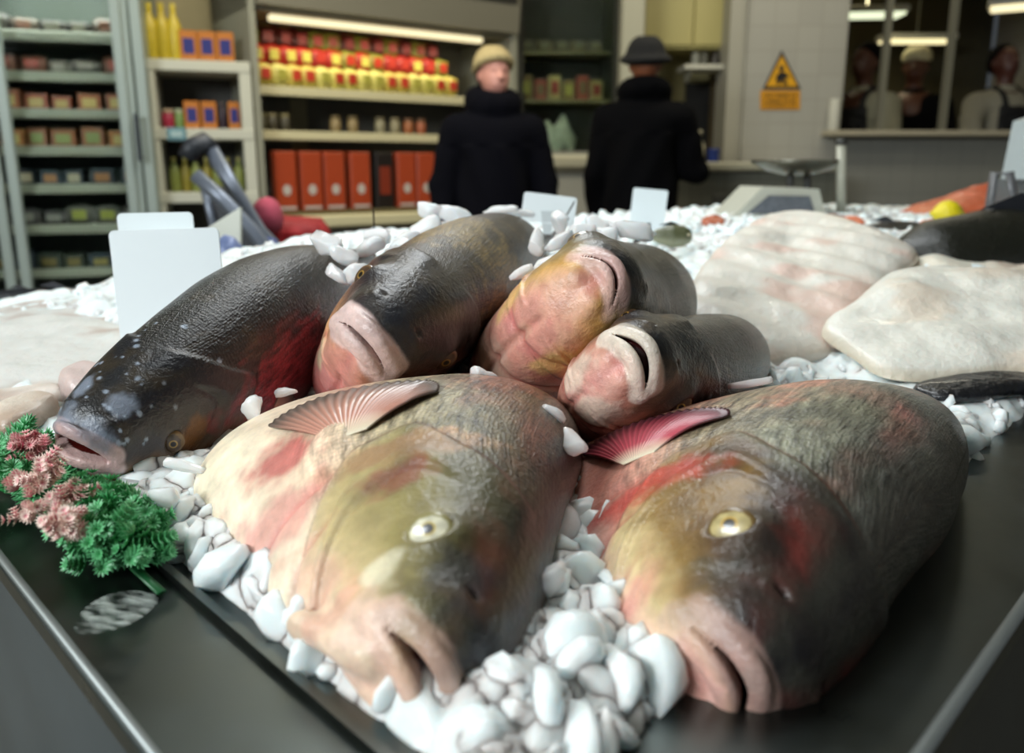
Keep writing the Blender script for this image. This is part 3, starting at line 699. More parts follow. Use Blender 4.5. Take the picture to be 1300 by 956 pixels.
struct('wall_back', MB().box(((-3.6 + 4.7) / 2, 8.3, 1.45), (8.3, .1, 2.9)), mat('dim_kitchen_wall', '4b4530', .8, var=.15, vscale=1.5))
m = MB(); xa, xb = X_at(940, WY), X_at(1062, WY)
m.box(((xa + xb) / 2, WY + .07, 1.45), (xb - xa, .14, 2.9)); struct('wall_pier', m, TILEM)
m = MB(); m.box(((xb + 4.65) / 2, WY + .07, HZ / 2), (4.65 - xb, .14, HZ)); struct('wall_below_hatch', m, TILEG)
m = MB(); m.box(((xb + 4.65) / 2 - .06, WY + .02, HZ + .02), (4.65 - xb + .12, .30, .035), bev=.006); struct('trim_1', m, mat('hatch_sill', 'a79f8a', .4))
m = MB(); m.box(((xb + 4.65) / 2, WY + .07, 2.62), (4.65 - xb, .14, .56)); struct('wall_above_hatch', m, PLASTER)
for px in (1113, 1193):
    struct('trim_%d' % (2 + (px > 1150)), MB().box((X_at(px, WY + .05), WY + .08, (HZ + 2.34) / 2 + .02), (.035, .05, 2.30 - HZ)), mat('hatch_mullion', '6e6c5e', .5))
# booth behind the man: cream cupboard front, shelf, narrow dark gap
bk = WY + .5; xs0, xs1 = X_at(812, WY), X_at(938, WY)
struct('wall_booth', MB().box((((xs0 + xs1) / 2 - .7), bk + .3, 1.45), (xs1 - xs0 + 2.6, .06, 2.9)), mat('booth_wall', '9a9062', .7, var=.06))
struct('dark_gap_panel', MB().box((X_at(890, bk), bk + .24, Z_at(150, bk) / 2 + .1), (X_at(905, bk) - X_at(875, bk), .05, Z_at(90, bk))), mat('dark_gap', '151310', .6))  # flat near-black panel, the darkness of the gap put into its colour
struct('trim_4', MB().box((X_at(910, bk), bk + .22, .98), (.05, .06, Z_at(90, bk) + .05)), mat('brown_frame', '55472c', .5))
struct('trim_5', MB().box((X_at(928, WY + .1), WY + .2, 1.45), (X_at(942, WY) - X_at(915, WY), .3, 2.9)), mat('pale_pilaster', '9c998c', .5))
WHITEP = mat('white_metal_frame', 'c6c4b6', .4)
struct('trim_6', MB().box((X_at(798, WY - .1), WY - .05, 1.45), (X_at(812, WY) - X_at(784, WY), .16, 2.9), bev=.01), mat('column_paint', 'a9a692', .5))
# wall cupboard with a narrow shelf under it
cw = empty('wall_cupboard', (X_at(870, WY), WY + .35, Z_at(60, WY)), 'cream wall cupboard beside the white column above the man in black', 'cupboard')
xc0, xc1 = X_at(814, WY + .2), X_at(936, WY + .2); zc = Z_at(60, WY + .2)
MB().box(((xc0 + xc1) / 2, WY + .45, zc + .42), (xc1 - xc0, .35, .84), bev=.006).build('cabinet_body', mat('cream_laminate', 'b1a76c', .45), cw)
for k in (0, 1): MB().box((xc0 + (xc1 - xc0) * (.25 + .5 * k), WY + .265, zc + .42), ((xc1 - xc0) / 2 - .01, .02, .8), bev=.004).build('door', mat('cream_laminate', 'b1a76c', .45), cw)
sh = empty('wall_shelf', (X_at(905, WY), WY + .3, Z_at(84, WY)), 'narrow pale shelf under the cream cupboard holding small pots', 'shelf')
MB().box((X_at(900, WY + .15), WY + .3, Z_at(84, WY + .15)), (X_at(940, WY) - X_at(868, WY), .25, .03), bev=.004).build('board', WHITEP, sh)
for k in (0, 1): MB().prism([(X_at(875 + 50 * k, WY + .15), WY + .42, Z_at(86, WY + .15)), (X_at(875 + 50 * k, WY + .15), WY + .2, Z_at(86, WY + .15)), (X_at(875 + 50 * k, WY + .15), WY + .42, Z_at(100, WY + .15))], (.02, 0, 0)).build('bracket', WHITEP, sh)
for k, (px, c) in enumerate([(882, '77786e'), (893, '4a4a40'), (907, '302c28'), (921, '88887c')]):
    z = Z_at(84, WY + .15) + .015
    o = MB().lathe((X_at(px, WY + .15), WY + .28, z), [(.028, 0), (.030, .005), (.030, .06), (.024, .066), (.026, .07), (.026, .085), (.0, .086)], 14).build('storage_pot', mat('pot_' + c, c, .4), smooth=True)
    tag(o, ['grey pot at the left end of the narrow wall shelf', 'olive pot second from the left on the narrow wall shelf', 'black pot third from the left on the narrow wall shelf', 'pale grey pot at the right end of the narrow wall shelf'][k], 'pot')

# warning sign
SGX, SGY = X_at(990, WY), WY - .006
sg = empty('warning_sign', (SGX, WY, Z_at(140, WY)), 'yellow warning triangle above an orange text panel on the tiled pier', 'sign')
YEL = mat('sign_yellow', 'd39a12', .5); ORG = mat('sign_orange', 'c88a10', .5); BLK = mat('sign_black', '171410', .5)
def wp(px, py, dy=0): return np.array([X_at(px, WY, py), WY - .004 - dy, Z_at(py, WY, px)])
MB().prism([wp(992, 64), wp(1016, 113), wp(968, 113)], (0, -.004, 0)).build('triangle_border', BLK, sg)
MB().prism([wp(992, 71, .004), wp(1012, 110, .004), wp(972, 110, .004)], (0, -.002, 0)).build('triangle_panel', YEL, sg)
m = MB()   # the person-and-spark pictogram
m.ell(wp(991.5, 87, .007), (.018, .004, .018)); m.prism([wp(986, 108, .006), wp(984, 97, .006), wp(990, 91, .006), wp(997, 92, .006), wp(1002, 99, .006), wp(995, 100, .006), wp(1000, 108, .006), wp(994, 108, .006), wp(991, 102, .006), wp(989, 108, .006)], (0, -.002, 0))
m.build('pictogram', BLK, sg)
MB().prism([wp(965, 115), wp(1015, 115), wp(1015, 139), wp(965, 139)], (0, -.004, 0)).build('text_panel', ORG, sg)
m = MB()   # rows of small capitals, too soft in the photograph to read
rs = random.Random(3)
for row, (y0, y1) in enumerate([(119, 124), (126.5, 131), (133, 136.5)]):
    px = 969
    while px < 1010:
        w = rs.choice([1.4, 2.2, 2.8]); m.prism([wp(px, y0, .004), wp(px + w, y0, .004), wp(px + w, y1, .004), wp(px, y1, .004)], (0, -.001, 0)); px += w + rs.choice([.8, .8, 2.4])
m.build('lettering', mat('sign_letter', '6a4a10', .6), sg)

# counter behind the man
m1 = empty('service_counter', (X_at(960, WY - .5), WY - .3, 0), 'service counter with a pale top along the tiled wall behind the man', 'counter')
yc = WY - .62; xl, xr = X_at(845, yc), X_at(1068, yc); zc = Z_at(209, yc)
MB().box(((xl + xr) / 2, yc + .3, zc - .01), (xr - xl, .62, .05), bev=.01).build('worktop', mat('pale_worktop', 'a8a48e', .35), m1)
MB().box(((xl + xr) / 2, yc + .32, zc / 2 - .02), (xr - xl - .02, .56, zc - .04)).build('front_panel', tile_mat('counter_tiles', '6d6d62', '5c5c52', .2), m1)
m = MB(); m.box((X_at(918, yc), yc + .035, Z_at(256, yc)), (.08, .012, .08), bev=.004); m.build('socket', mat('socket_grey', '4a4a44', .5), m1)
o = MB().lathe((X_at(886, yc + .3), yc + .3, zc + .015), [(.035, 0), (.037, .01), (.037, .10), (.014, .14), (.014, .17), (.018, .172), (.018, .19), (0, .191)], 16).build('squeeze_bottle', mat('milky_plastic', 'b2ab90', .4), smooth=True); tag(o, 'pale plastic bottle on the counter beside the man in black', 'bottle')
o = MB().lathe((X_at(905, yc + .3), yc + .3, zc + .015), [(.03, 0), (.034, .01), (.036, .07), (.038, .072), (.038, .08), (0, .081)], 16).build('plastic_tub', mat('blue_plastic', '14358c', .4), smooth=True); tag(o, 'small bright blue tub on the counter', 'tub')
o = MB().lathe((X_at(1053, WY - .05), WY - .06, HZ + .038), [(.035, 0), (.037, .008), (.037, .15), (.033, .16), (.033, .19), (.03, .195), (0, .196)], 16).build('paper_roll', mat('roll_white', 'b9b8ac', .7), smooth=True); tag(o, 'upright white paper roll at the left end of the hatch sill', 'paper roll')

# ------------------------------------------------------------------ shelving units
GREYM = mat('cabinet_interior', '46443f', .6); SHELFM = mat('cream_shelf', 'c9c09a', .45); DKM = mat('dark_interior', '1d1e1b', .7)
DG = mat('door_glass', 'f4fbf8', .03, trans=1.); DG.node_tree.nodes['Principled BSDF'].inputs['IOR'].default_value = 1.04
class Unit:
    "shelving with its front from A to B (plan points), d deep, going back from the viewer"
    def __init__(s, A, B, d):
        s.A = np.array(A, float); s.B = np.array(B, float); s.u = (s.B - s.A); s.w = np.linalg.norm(s.u); s.u /= s.w; s.n = np.array([-s.u[1], s.u[0]]); s.d = d; s.rz = math.atan2(s.u[1], s.u[0])
    def p(s, t, dep, z): q = s.A + s.u * t + s.n * dep; return np.array([q[0], q[1], z])
    def tpx(s, px):       # distance along the front of the point seen at pixel column px
        k = P(px, 210, 1.)[0]; # X = k Y
        return (k * s.A[1] - s.A[0]) / (s.u[0] - k * s.u[1])
    def zpx(s, px, py): t = s.tpx(px); q = s.A + s.u * t; return P(px, py, q[1])[2]
    def box(s, m, t0, t1, d0, d1, z0, z1, bev=.004): m.box(s.p((t0 + t1) / 2, (d0 + d1) / 2, (z0 + z1) / 2), (abs(t1 - t0), abs(d1 - d0), abs(z1 - z0)), s.rz, bev); return m
def on(px, Y): return (X_at(px, Y), Y)
def line_to(px0, Y0, px1, slope):     # end of a front line that starts at px0,Y0 and runs with X/Y = slope
    X0 = X_at(px0, Y0); k = P(px1, 210, 1.)[0]; Y = (X0 - slope * Y0) / (k - slope); return (k * Y, Y)

# glass-door chiller at the far left
U1 = Unit(on(-60, 3.8), line_to(-60, 3.8, 188, 3.4), .6)
fr = empty('glass_door_chiller', U1.p(.4, .3, 0), 'tall glass-door chiller full of packets at the far left', 'fridge')
ALU = mat('brushed_aluminium', '98a49e', .45, metal=.2); T1 = U1.w; ZT = 2.15
m = MB(); U1.box(m, 0, T1, .55, .6, 0, ZT); U1.box(m, 0, .03, .02, .6, 0, ZT); U1.box(m, T1 - .03, T1, .02, .6, 0, ZT); U1.box(m, 0, T1, 0, .6, 0, .25); U1.box(m, 0, T1, .02, .6, ZT, ZT + .2); m.build('cabinet', mat('chiller_body', '566058', .5), fr)
shz = [U1.zpx(100, y) for y in (40, 92, 140, 188, 237, 289, 345)]
SHG = mat('chiller_shelf', '9fa393', .4)
for z in shz:
    m = MB(); U1.box(m, .03, T1 - .03, .10, .55, z - .018, z); U1.box(m, .03, T1 - .03, .085, .10, z - .035, z + .012); m.build('shelf', SHG, fr)
for (t0, t1) in ((U1.tpx(20) + .0, U1.tpx(162)), (-.3, U1.tpx(-8))):
    m = MB(); 
    for a, b in ((t0 - .035, t0 + .01), (t1 - .01, t1 + .035)): U1.box(m, a, b, -.03, .01, .26, ZT)
    U1.box(m, t0, t1, -.03, .01, .26, .31); U1.box(m, t0, t1, -.03, .01, ZT - .06, ZT)
    dr = m.build('door', ALU, fr)
    m = MB(); U1.box(m, t0, t1, -.012, -.006, .30, ZT - .05, 0); m.build('glass', DG, dr)
m = MB(); U1.box(m, T1 - .035, T1 - .015, -.075, -.055, U1.zpx(190, 205), U1.zpx(190, 145), .006); U1.box(m, T1 - .03, T1 - .02, -.06, -.03, U1.zpx(190, 200), U1.zpx(190, 196)); U1.box(m, T1 - .03, T1 - .02, -.06, -.03, U1.zpx(190, 153), U1.zpx(190, 149)); m.build('handle', mat('handle_dark', '30363c', .4), fr)
m = MB(); U1.box(m, T1 - .075, T1 - .03, -.01, .02, 0, ZT + .2); U1.box(m, T1 - .02, T1 + .028, -.01, .6, 0, ZT + .2); m.build('side_frame', ALU, fr)

PK = {}
def packet_proto(U, size, c1, c2, kind):
    "a small packet: body and front label; copied along the shelves"
    key = (kind, c1, c2, round(size[0], 3), round(size[1], 3), id(U))
    if key in PK: return PK[key]
    w, h, d = size; sub = []
    m = MB(); R = lambda q: q
    if kind == 'jar': m.lathe((0, 0, 0), [(w * .44, 0), (w * .5, h * .05), (w * .5, h * .7), (w * .40, h * .78), (w * .40, h * .8)], 14); lid = MB().lathe((0, 0, h * .8), [(w * .43, 0), (w * .45, .003), (w * .45, h * .19), (0, h * .195)], 14)
    elif kind == 'bottle': m.lathe((0, 0, 0), [(w * .45, 0), (w * .5, h * .03), (w * .5, h * .55), (w * .44, h * .66), (w * .2, h * .80), (w * .17, h * .9)], 16); lid = MB().lathe((0, 0, h * .9), [(w * .2, 0), (w * .2, h * .09), (0, h * .1)], 12)
    elif kind == 'gift':
        m.box((0, 0, h / 2), (w, d, h), bev=.006); lid = MB()
        lid.prism([(.024 * math.cos(q * .3927), -d / 2 - .003, h * .36 + .030 * math.sin(q * .3927)) for q in range(16)], (0, .004, 0))
        lid.box((0, -d / 2 - .001, h * .06), (w * .8, .003, h * .05))
    elif kind == 'bag': 
        V, Fc = chunk(np.random.default_rng(3), 1., ICO2, 5., (w / 2, d / 2, h / 2)); m.add(V + (0, 0, h / 2), Fc); lid = MB().box((0, -d * .52, h * .55), (w * .6, .004, h * .45), bev=.001)
    else: m.box((0, 0, h / 2), (w, d, h), bev=.004); lid = MB().box((0, -d / 2 - .001, h * .5), (w * .62, .003, h * .5), bev=.0005)
    me1 = fastmesh(kind, np.concatenate(m.V), m.F, kind in ('jar', 'bottle', 'bag')); me1.materials.append(mat('pk_' + c1, c1, .4, var=.12, vscale=30))
    me2 = fastmesh('label', np.concatenate(lid.V), lid.F, False); me2.materials.append(mat('pk_' + c2, c2, .4))
    PK[key] = (me1, me2, {'jar': 'lid', 'bottle': 'cap', 'bag': 'label', 'box': 'label', 'gift': 'label'}[kind]); return PK[key]
def put_pack(U, name, t, dep, z, size, c1, c2, kind, label, cat, group, tilt=0):
    a, b, pn = packet_proto(U, size, c1, c2, kind)
    o = bpy.data.objects.new(name, a); COL.objects.link(o); o.location = U.p(t, dep, z); o.rotation_euler = (0, 0, U.rz + tilt); tag(o, label, cat, group)
    c = bpy.data.objects.new(pn, b); COL.objects.link(c); c.parent = o; return o
rs = random.Random(21)
ORDN = ['first', 'second', 'third', 'fourth', 'fifth', 'sixth', 'seventh', 'eighth', 'ninth', 'tenth', 'eleventh', 'twelfth', 'thirteenth']
cols1 = [[('5b5148', '8a5c46'), ('3c3a36', '7d7a68')], [('7c5546', 'a4442e'), ('6f6c66', '98958a')], [('a0603c', 'c9b26a'), ('8f4c34', 'b8a060')], [('a9713a', 'c2b16a'), ('8c5a34', '7f8a4a')], [('2e3c44', '9a6a3a'), ('22303a', 'b0a890')], [('6b6c64', '9aa046'), ('5c5a5a', '8a8a80')], [('3a4438', '7a6a3a'), ('324048', '93854a')]]
nm = ['top', 'second', 'third', 'fourth', 'fifth', 'sixth', 'seventh']
for r, z in enumerate(shz):
    t = .06
    while t < T1 - .12:
        w = rs.uniform(.085, .12); h = rs.uniform(.07, .105); c1, c2 = cols1[r][rs.random() > .6]
        put_pack(U1, 'food_packet', t + w / 2, .17, z, (w, h, .10), c1, c2, 'box' if r in (2, 3, 4, 6) else 'bag', 'chilled food packet on the %s shelf down of the glass-door chiller' % nm[r], 'packet', 'packets on the %s chiller shelf' % nm[r]); t += w + rs.uniform(.01, .03)

# white open shelving with bottles
U2 = Unit(on(193, 4.15), line_to(193, 4.15, 326, 3.0), .42); T2 = U2.w
wu = empty('white_shelf_unit', U2.p(T2 / 2, .2, 0), 'white open shelf unit between the glass chiller and the lit cabinet', 'shelf unit')
z1, z2, z3 = [U2.zpx(255, y) for y in (76, 163, 244)]
WU = mat('white_shelf_unit', 'bdbcac', .45)
m = MB(); U2.box(m, 0, .05, 0, .42, 0, z1); U2.box(m, T2 - .06, T2, 0, .42, 0, z1); U2.box(m, 0, T2, .40, .42, 0, z1); m.build('frame', WU, wu)
m = MB(); U2.box(m, .05, T2 - .06, .37, .40, .1, z1 - .05); m.build('back_panel', GREYM, wu)
for z in (z1, z2, z3, .35): m = MB(); U2.box(m, 0, T2, -.005, .40, z - .055, z); m.build('shelf', WU, wu)
struct('wall_behind_shelves', MB().box((U2.p(T2 / 2 - .12, .75, 1.45)), (T2 + .9, .06, 2.9), U2.rz), PLASTER)
for k in range(3): put_pack(U2, 'oil_bottle', U2.tpx(199 + 15 * k) + .02, .10, z1, (.072, .28, .072), 'b9a32a', 'c9b43c', 'bottle', '%s tall yellow oil bottle on top of the white shelf unit' % ['leftmost', 'middle', 'rightmost'][k], 'bottle', 'yellow oil bottles')
for k in range(3): put_pack(U2, 'spread_tub', U2.tpx(251 + 23 * k), .10, z1, (.085, .15, .07), 'b06a22', '24286e', 'box', '%s orange box with a blue patch on top of the white shelf unit' % ['leftmost', 'middle', 'rightmost'][k], 'box', 'orange boxes on top of the white unit')
for k, (px, c1, c2, kd, w, h, lb) in enumerate([(217, '9c2440', 'b09a80', 'jar', .06, .10, 'crimson jar at the left of the middle shelf of the white unit'), (231, '6f8a4a', 'a8b090', 'jar', .05, .10, 'green jar beside the crimson jar on the white unit'), (248, 'b06a22', '24286e', 'box', .075, .14, 'leftmost orange box on the middle shelf of the white unit'), (270, 'b06a22', '24286e', 'box', .075, .14, 'second orange box on the middle shelf of the white unit'), (287, '2a1c28', '5a4a44', 'bottle', .04, .14, 'slim dark bottle on the middle shelf of the white unit'), (302, 'b06a22', '24286e', 'box', .06, .14, 'rightmost orange box on the middle shelf of the white unit')]):
    put_pack(U2, {'jar': 'sauce_jar', 'box': 'spread_tub', 'bottle': 'sauce_bottle'}[kd], U2.tpx(px), .10, z2, (w, h, .06), c1, c2, kd, lb, {'jar': 'jar', 'box': 'box', 'bottle': 'bottle'}[kd], None)
for k in range(7): put_pack(U2, 'pickle_jar', U2.tpx(219 + 14 * k), .10 + .02 * (k % 2), z3, (.055, .18, .055), ['7c8440', '8c8030'][k % 2], 'a9a05a', 'bottle', 'olive and yellow bottle on the lower shelf of the white unit', 'bottle', 'bottles on the lower white shelf')
for k in range(6): put_pack(U2, 'storage_tin', U2.tpx(222 + 16 * k), .12, .35, (.07, .2, .07), '45452c', '6a6540', 'box', 'dark olive tin on the lowest shelf of the white unit', 'tin', 'tins on the lowest white shelf')
put_pack(U2, 'price_label', U2.tpx(228), -.012, z2 - .062, (.09, .065, .008), '5f8790', '9db4b4', 'box', 'small teal shelf label clipped to the middle white shelf', 'label', None)

# lit open chiller
U3 = Unit(on(327, 4.35), line_to(327, 4.35, 655, 1.37), .62); T3 = U3.w
oc = empty('open_display_chiller', U3.p(T3 / 2, .3, 0), 'long lit open chiller with red boxes and bright packets behind the woman', 'fridge')
zt = U3.zpx(340, 12); za = U3.zpx(330, 106); zb = U3.zpx(330, 165); zd = U3.zpx(360, 278)
m = MB(); U3.box(m, 0, T3, .58, .62, 0, zt); m.build('back_panel', mat('chiller_back', '6d6a60', .5), oc)
m = MB(); U3.box(m, 0, .035, -.02, .62, 0, zt + .3); U3.box(m, T3 - .05, T3, -.02, .62, 0, zt + .3); m.build('side_panel', mat('chiller_side', '8b8a7a', .5), oc)
m = MB(); U3.box(m, .0, T3, .0, .62, zt, zt + .32); m.prism([U3.p(.03, 0, zt + .02), U3.p(.03, 0, zt + .3), U3.p(.03, -.10, zt + .3), U3.p(.03, -.07, zt + .02)], np.append(U3.u * (T3 - .06), 0)); m.build('canopy', mat('canopy_grey', '757162', .5), oc)
m = MB(); U3.box(m, T3 * .40, T3 * .96, -.11, -.095, zt + .19, zt + .25); m.build('canopy_slot', BLK, oc)
LAMP = mat('warm_tube', 'fff0c4', .5, emit=.85)
m = MB(); U3.box(m, .12, T3 - .25, .0, .05, zt - .045, zt - .012, .008); m.build('light_tube', LAMP, oc)
for z, dp in ((za, .0), (zb, .0)):
    m = MB(); U3.box(m, .035, T3 - .05, dp + .12, .58, z - .02, z); m.build('shelf', GREYM, oc)
    m = MB(); U3.box(m, .035, T3 - .05, dp + .10, .12, z - .045, z + .005, .004); m.build('price_rail', SHELFM, oc)
m = MB(); U3.box(m, 0, T3, -.10, .62, .3, zd - .04); m.build('lower_deck', mat('deck_dark', '39352c', .5), oc)
m = MB(); U3.box(m, 0, T3, -.13, -.06, zd - .05, zd + .02, .012); U3.box(m, 0, T3, -.06, .58, zd - .04, zd - .03, 0); m.build('deck_bumper', SHELFM, oc)
m = MB(); U3.box(m, 0, T3, -.06, .6, 0, .3); m.build('plinth', BLK, oc)
# packets heaped on the upper shelf, in tiers
rs = random.Random(5); tl, tr = U3.tpx(345), U3.tpx(596)
pal_up = [('a83020', 'c9be5a'), ('8e8a2c', 'a92c1c'), ('c8be58', 'b03020'), ('9a2018', '7c8a30'), ('b04a28', 'd0c46a'), ('6a3018', 'b89a40')]
for tier, (dep, zz, cnt_, cc) in enumerate([(.16, 0, 15, [('c9bd58', 'b23018'), ('cfc468', 'a8a040'), ('c4b04c', 'c03820')]), (.27, .115, 14, [('b02818', 'c9bd58'), ('a8241c', 'b03020'), ('8e8a34', 'b23018')]), (.38, .225, 13, [('8a8c30', 'b02c1c'), ('5c1c12', '9a2018'), ('99963c', 'a03a1c')]), (.46, .32, 12, [('a8502c', 'c09a50'), ('7c3020', '8c8040')])]):
    for k in range(cnt_):
        t = tl + (tr - tl) * (k + .5) / cnt_; c1, c2 = cc[rs.randrange(len(cc))]
        put_pack(U3, 'food_packet', t, dep, za + zz, ((tr - tl) / cnt_ * .96, .125, .10), c1, c2, 'bag', ['yellow and red packet in the front row of the bright packets in the lit chiller', 'red-topped packet in the second tier of the lit chiller', 'green and red packet in the third tier of the lit chiller', 'brownish packet in the back tier of the lit chiller'][tier], 'packet', ['front row of bright packets', 'second tier of bright packets', 'third tier of bright packets', 'back tier of bright packets'][tier], rs.uniform(-.1, .1))
# risers hold up the tiers
m = MB(); 
for dep, zz in ((.27, .115), (.38, .225), (.46, .32)): U3.box(m, tl, tr, dep - .05, .57, za + zz - .10, za + zz - .002, 0)
m.build('stepped_riser', GREYM, oc)
for k, (px, c1, c2) in enumerate([(336, '3c3428', '5a5040'), (349, '4f4a34', '7a7450'), (363, '4c4636', '8a8060'), (379, '4a4434', '857a54'), (444, '8f7a50', '6a5a38'), (466, '8f7a50', '6a5a38'), (501, '8e8668', '6e6448'), (520, '8e8464', '7a6e50'), (537, '9c5c30', '6a4a30'), (553, '9c5430', '6a4a30')]):
    put_pack(U3, 'preserve_jar', U3.tpx(px), .17, zb, (.062, .10, .062), c1, c2, 'jar', '%s jar from the left on the middle shelf of the lit chiller' % ORDN[k], 'jar', None)
for k, px in enumerate([369, 402, 432, 465, 496, 524, 549]):
    dk = px == 496; zf = zd + .035
    cc = ('1c1512', '7a2c18') if dk else ('a03e1e', 'b8b0a8')
    if k == 0: riser = MB(); U3.box(riser, .1, T3 - .1, .03, .57, zd - .03, zf, 0); riser.build('deck_tray', mat('deck_tray', '6b6242', .5), oc)
    put_pack(U3, 'gift_box', U3.tpx(px), .11, zf, (.125 if not dk else .115, .33, .07), *cc, 'gift' if not dk else 'box', ('black box with a red patch standing among the red boxes' if dk else '%s tall orange-red box with a pale round label on the lower deck' % ORDN[k]), 'box', None)

# dark glazed display case right of the woman
U4 = Unit(on(657, 5.45), on(783, 5.5), .5); T4 = U4.w
gc = empty('glazed_display_case', U4.p(T4 / 2, .25, 0), 'dim glazed display case between the woman and the man', 'display case')
ztop = 2.35; zs = [U4.zpx(720, y) for y in (62, 125, 192)]
CASEM = mat('case_interior', '35352a', .6)
m = MB(); U4.box(m, 0, T4, .47, .5, 0, ztop); U4.box(m, 0, .04, 0, .5, 0, ztop); U4.box(m, T4 - .04, T4, 0, .5, 0, ztop); m.build('case_frame', CASEM, gc)
for z in zs[:2]: m = MB(); U4.box(m, .04, T4 - .04, .08, .47, z - .02, z); m.build('shelf', mat('case_shelf', '6c6a48', .4), gc)
m = MB(); U4.box(m, .04, T4 - .04, .0, .006, zs[2] + .02, ztop, 0); m.build('glass', DG, gc)
m = MB(); U4.box(m, 0, T4, -.02, .47, 0, zs[2] - .0); m.build('base_cabinet', mat('case_base', '8d8c80', .5), gc)
for k in range(6): put_pack(U4, 'deli_packet', .07 + k * (T4 - .1) / 6, .16, zs[1], (.08, .16 - .03 * (k % 2), .08), ['6a5c34', '7c3a28', '8a8450'][k % 3], ['8a8c40', '5c5230', '7a2c20'][k % 3], 'box', 'dull packet on the middle shelf of the dim display case', 'packet', 'packets in the dim display case')
for k in range(5): put_pack(U4, 'deli_packet', .08 + k * (T4 - .1) / 5, .2, zs[0], (.10, .08, .10), ['4a4a38', '5a5438'][k % 2], '6a6a50', 'bag', 'dark packet on the top shelf of the dim display case', 'packet', 'packets on the top shelf of the dim case')
V, Fc = chunk(np.random.default_rng(4), 1., ico(3), 2.6, (.13, .09, .10)); V = V * (1 + .25 * (fbm(V * 22, 3)[:, None] - .5)); V[:, 0] *= 1 - .2 * np.clip(V[:, 2] / .1, 0, 1); V[:, 2] += .04 * np.sin(V[:, 0] * 50)
o = obj('plastic_bag', V + U4.p(.30, .2, zs[2] + .10), Fc, mat('pale_green_bag', '93a08a', .5, var=.2, vscale=20)); tag(o, 'crumpled pale green plastic bag behind the woman', 'bag')
# white serving counter between the two customers
sc_ = empty('white_serving_counter', (X_at(727, 4.75), 4.9, 0), 'white counter end with a rounded cream top between the woman and the man', 'counter')
yy = 4.7; xl, xr = X_at(672, yy), X_at(800, yy); zc = Z_at(199, yy)
MB().box(((xl + xr) / 2, yy + .3, zc - .03), (xr - xl, .62, .085), bev=.02).build('worktop', mat('cream_top', 'b9b49c', .35), sc_)
MB().box(((xl + xr) / 2, yy + .32, zc / 2 - .04), (xr - xl - .04, .56, zc - .08), bev=.01).build('front_panel', mat('white_panel', 'b4b2a6', .4), sc_)

# kitchen lights
for k, (px, py, Y, w, l, rz, c, lb) in enumerate([(1100, 19, 6.9, .55, .22, -.1, 'e4ecc8', 'greenish square ceiling light seen through the hatch'), (1163, 52, 7.6, .62, .16, .0, 'fff0b8', 'long warm ceiling light seen through the hatch'), (1300, 8, 6.2, .42, .2, -.5, 'fff0c0', 'ceiling light cut by the right edge of the view')]):
    p = P(px, py, Y); e = empty('ceiling_light', p, lb, 'light')
    MB().box(p + (0, 0, .03), (w + .04, l + .04, .05), rz, .01).build('housing', WHITEP, e)
    MB().box(p - (0, 0, .002), (w, l, .03), rz, .008).build('diffuser', mat('diffuser_' + c, c, .5, emit=1.3), e)
    m = MB(); m.tube([p + (0, 0, .05), p + (0, 0, 2.9 - p[2])], .006, 6); m.build('hanger', WHITEP, e)
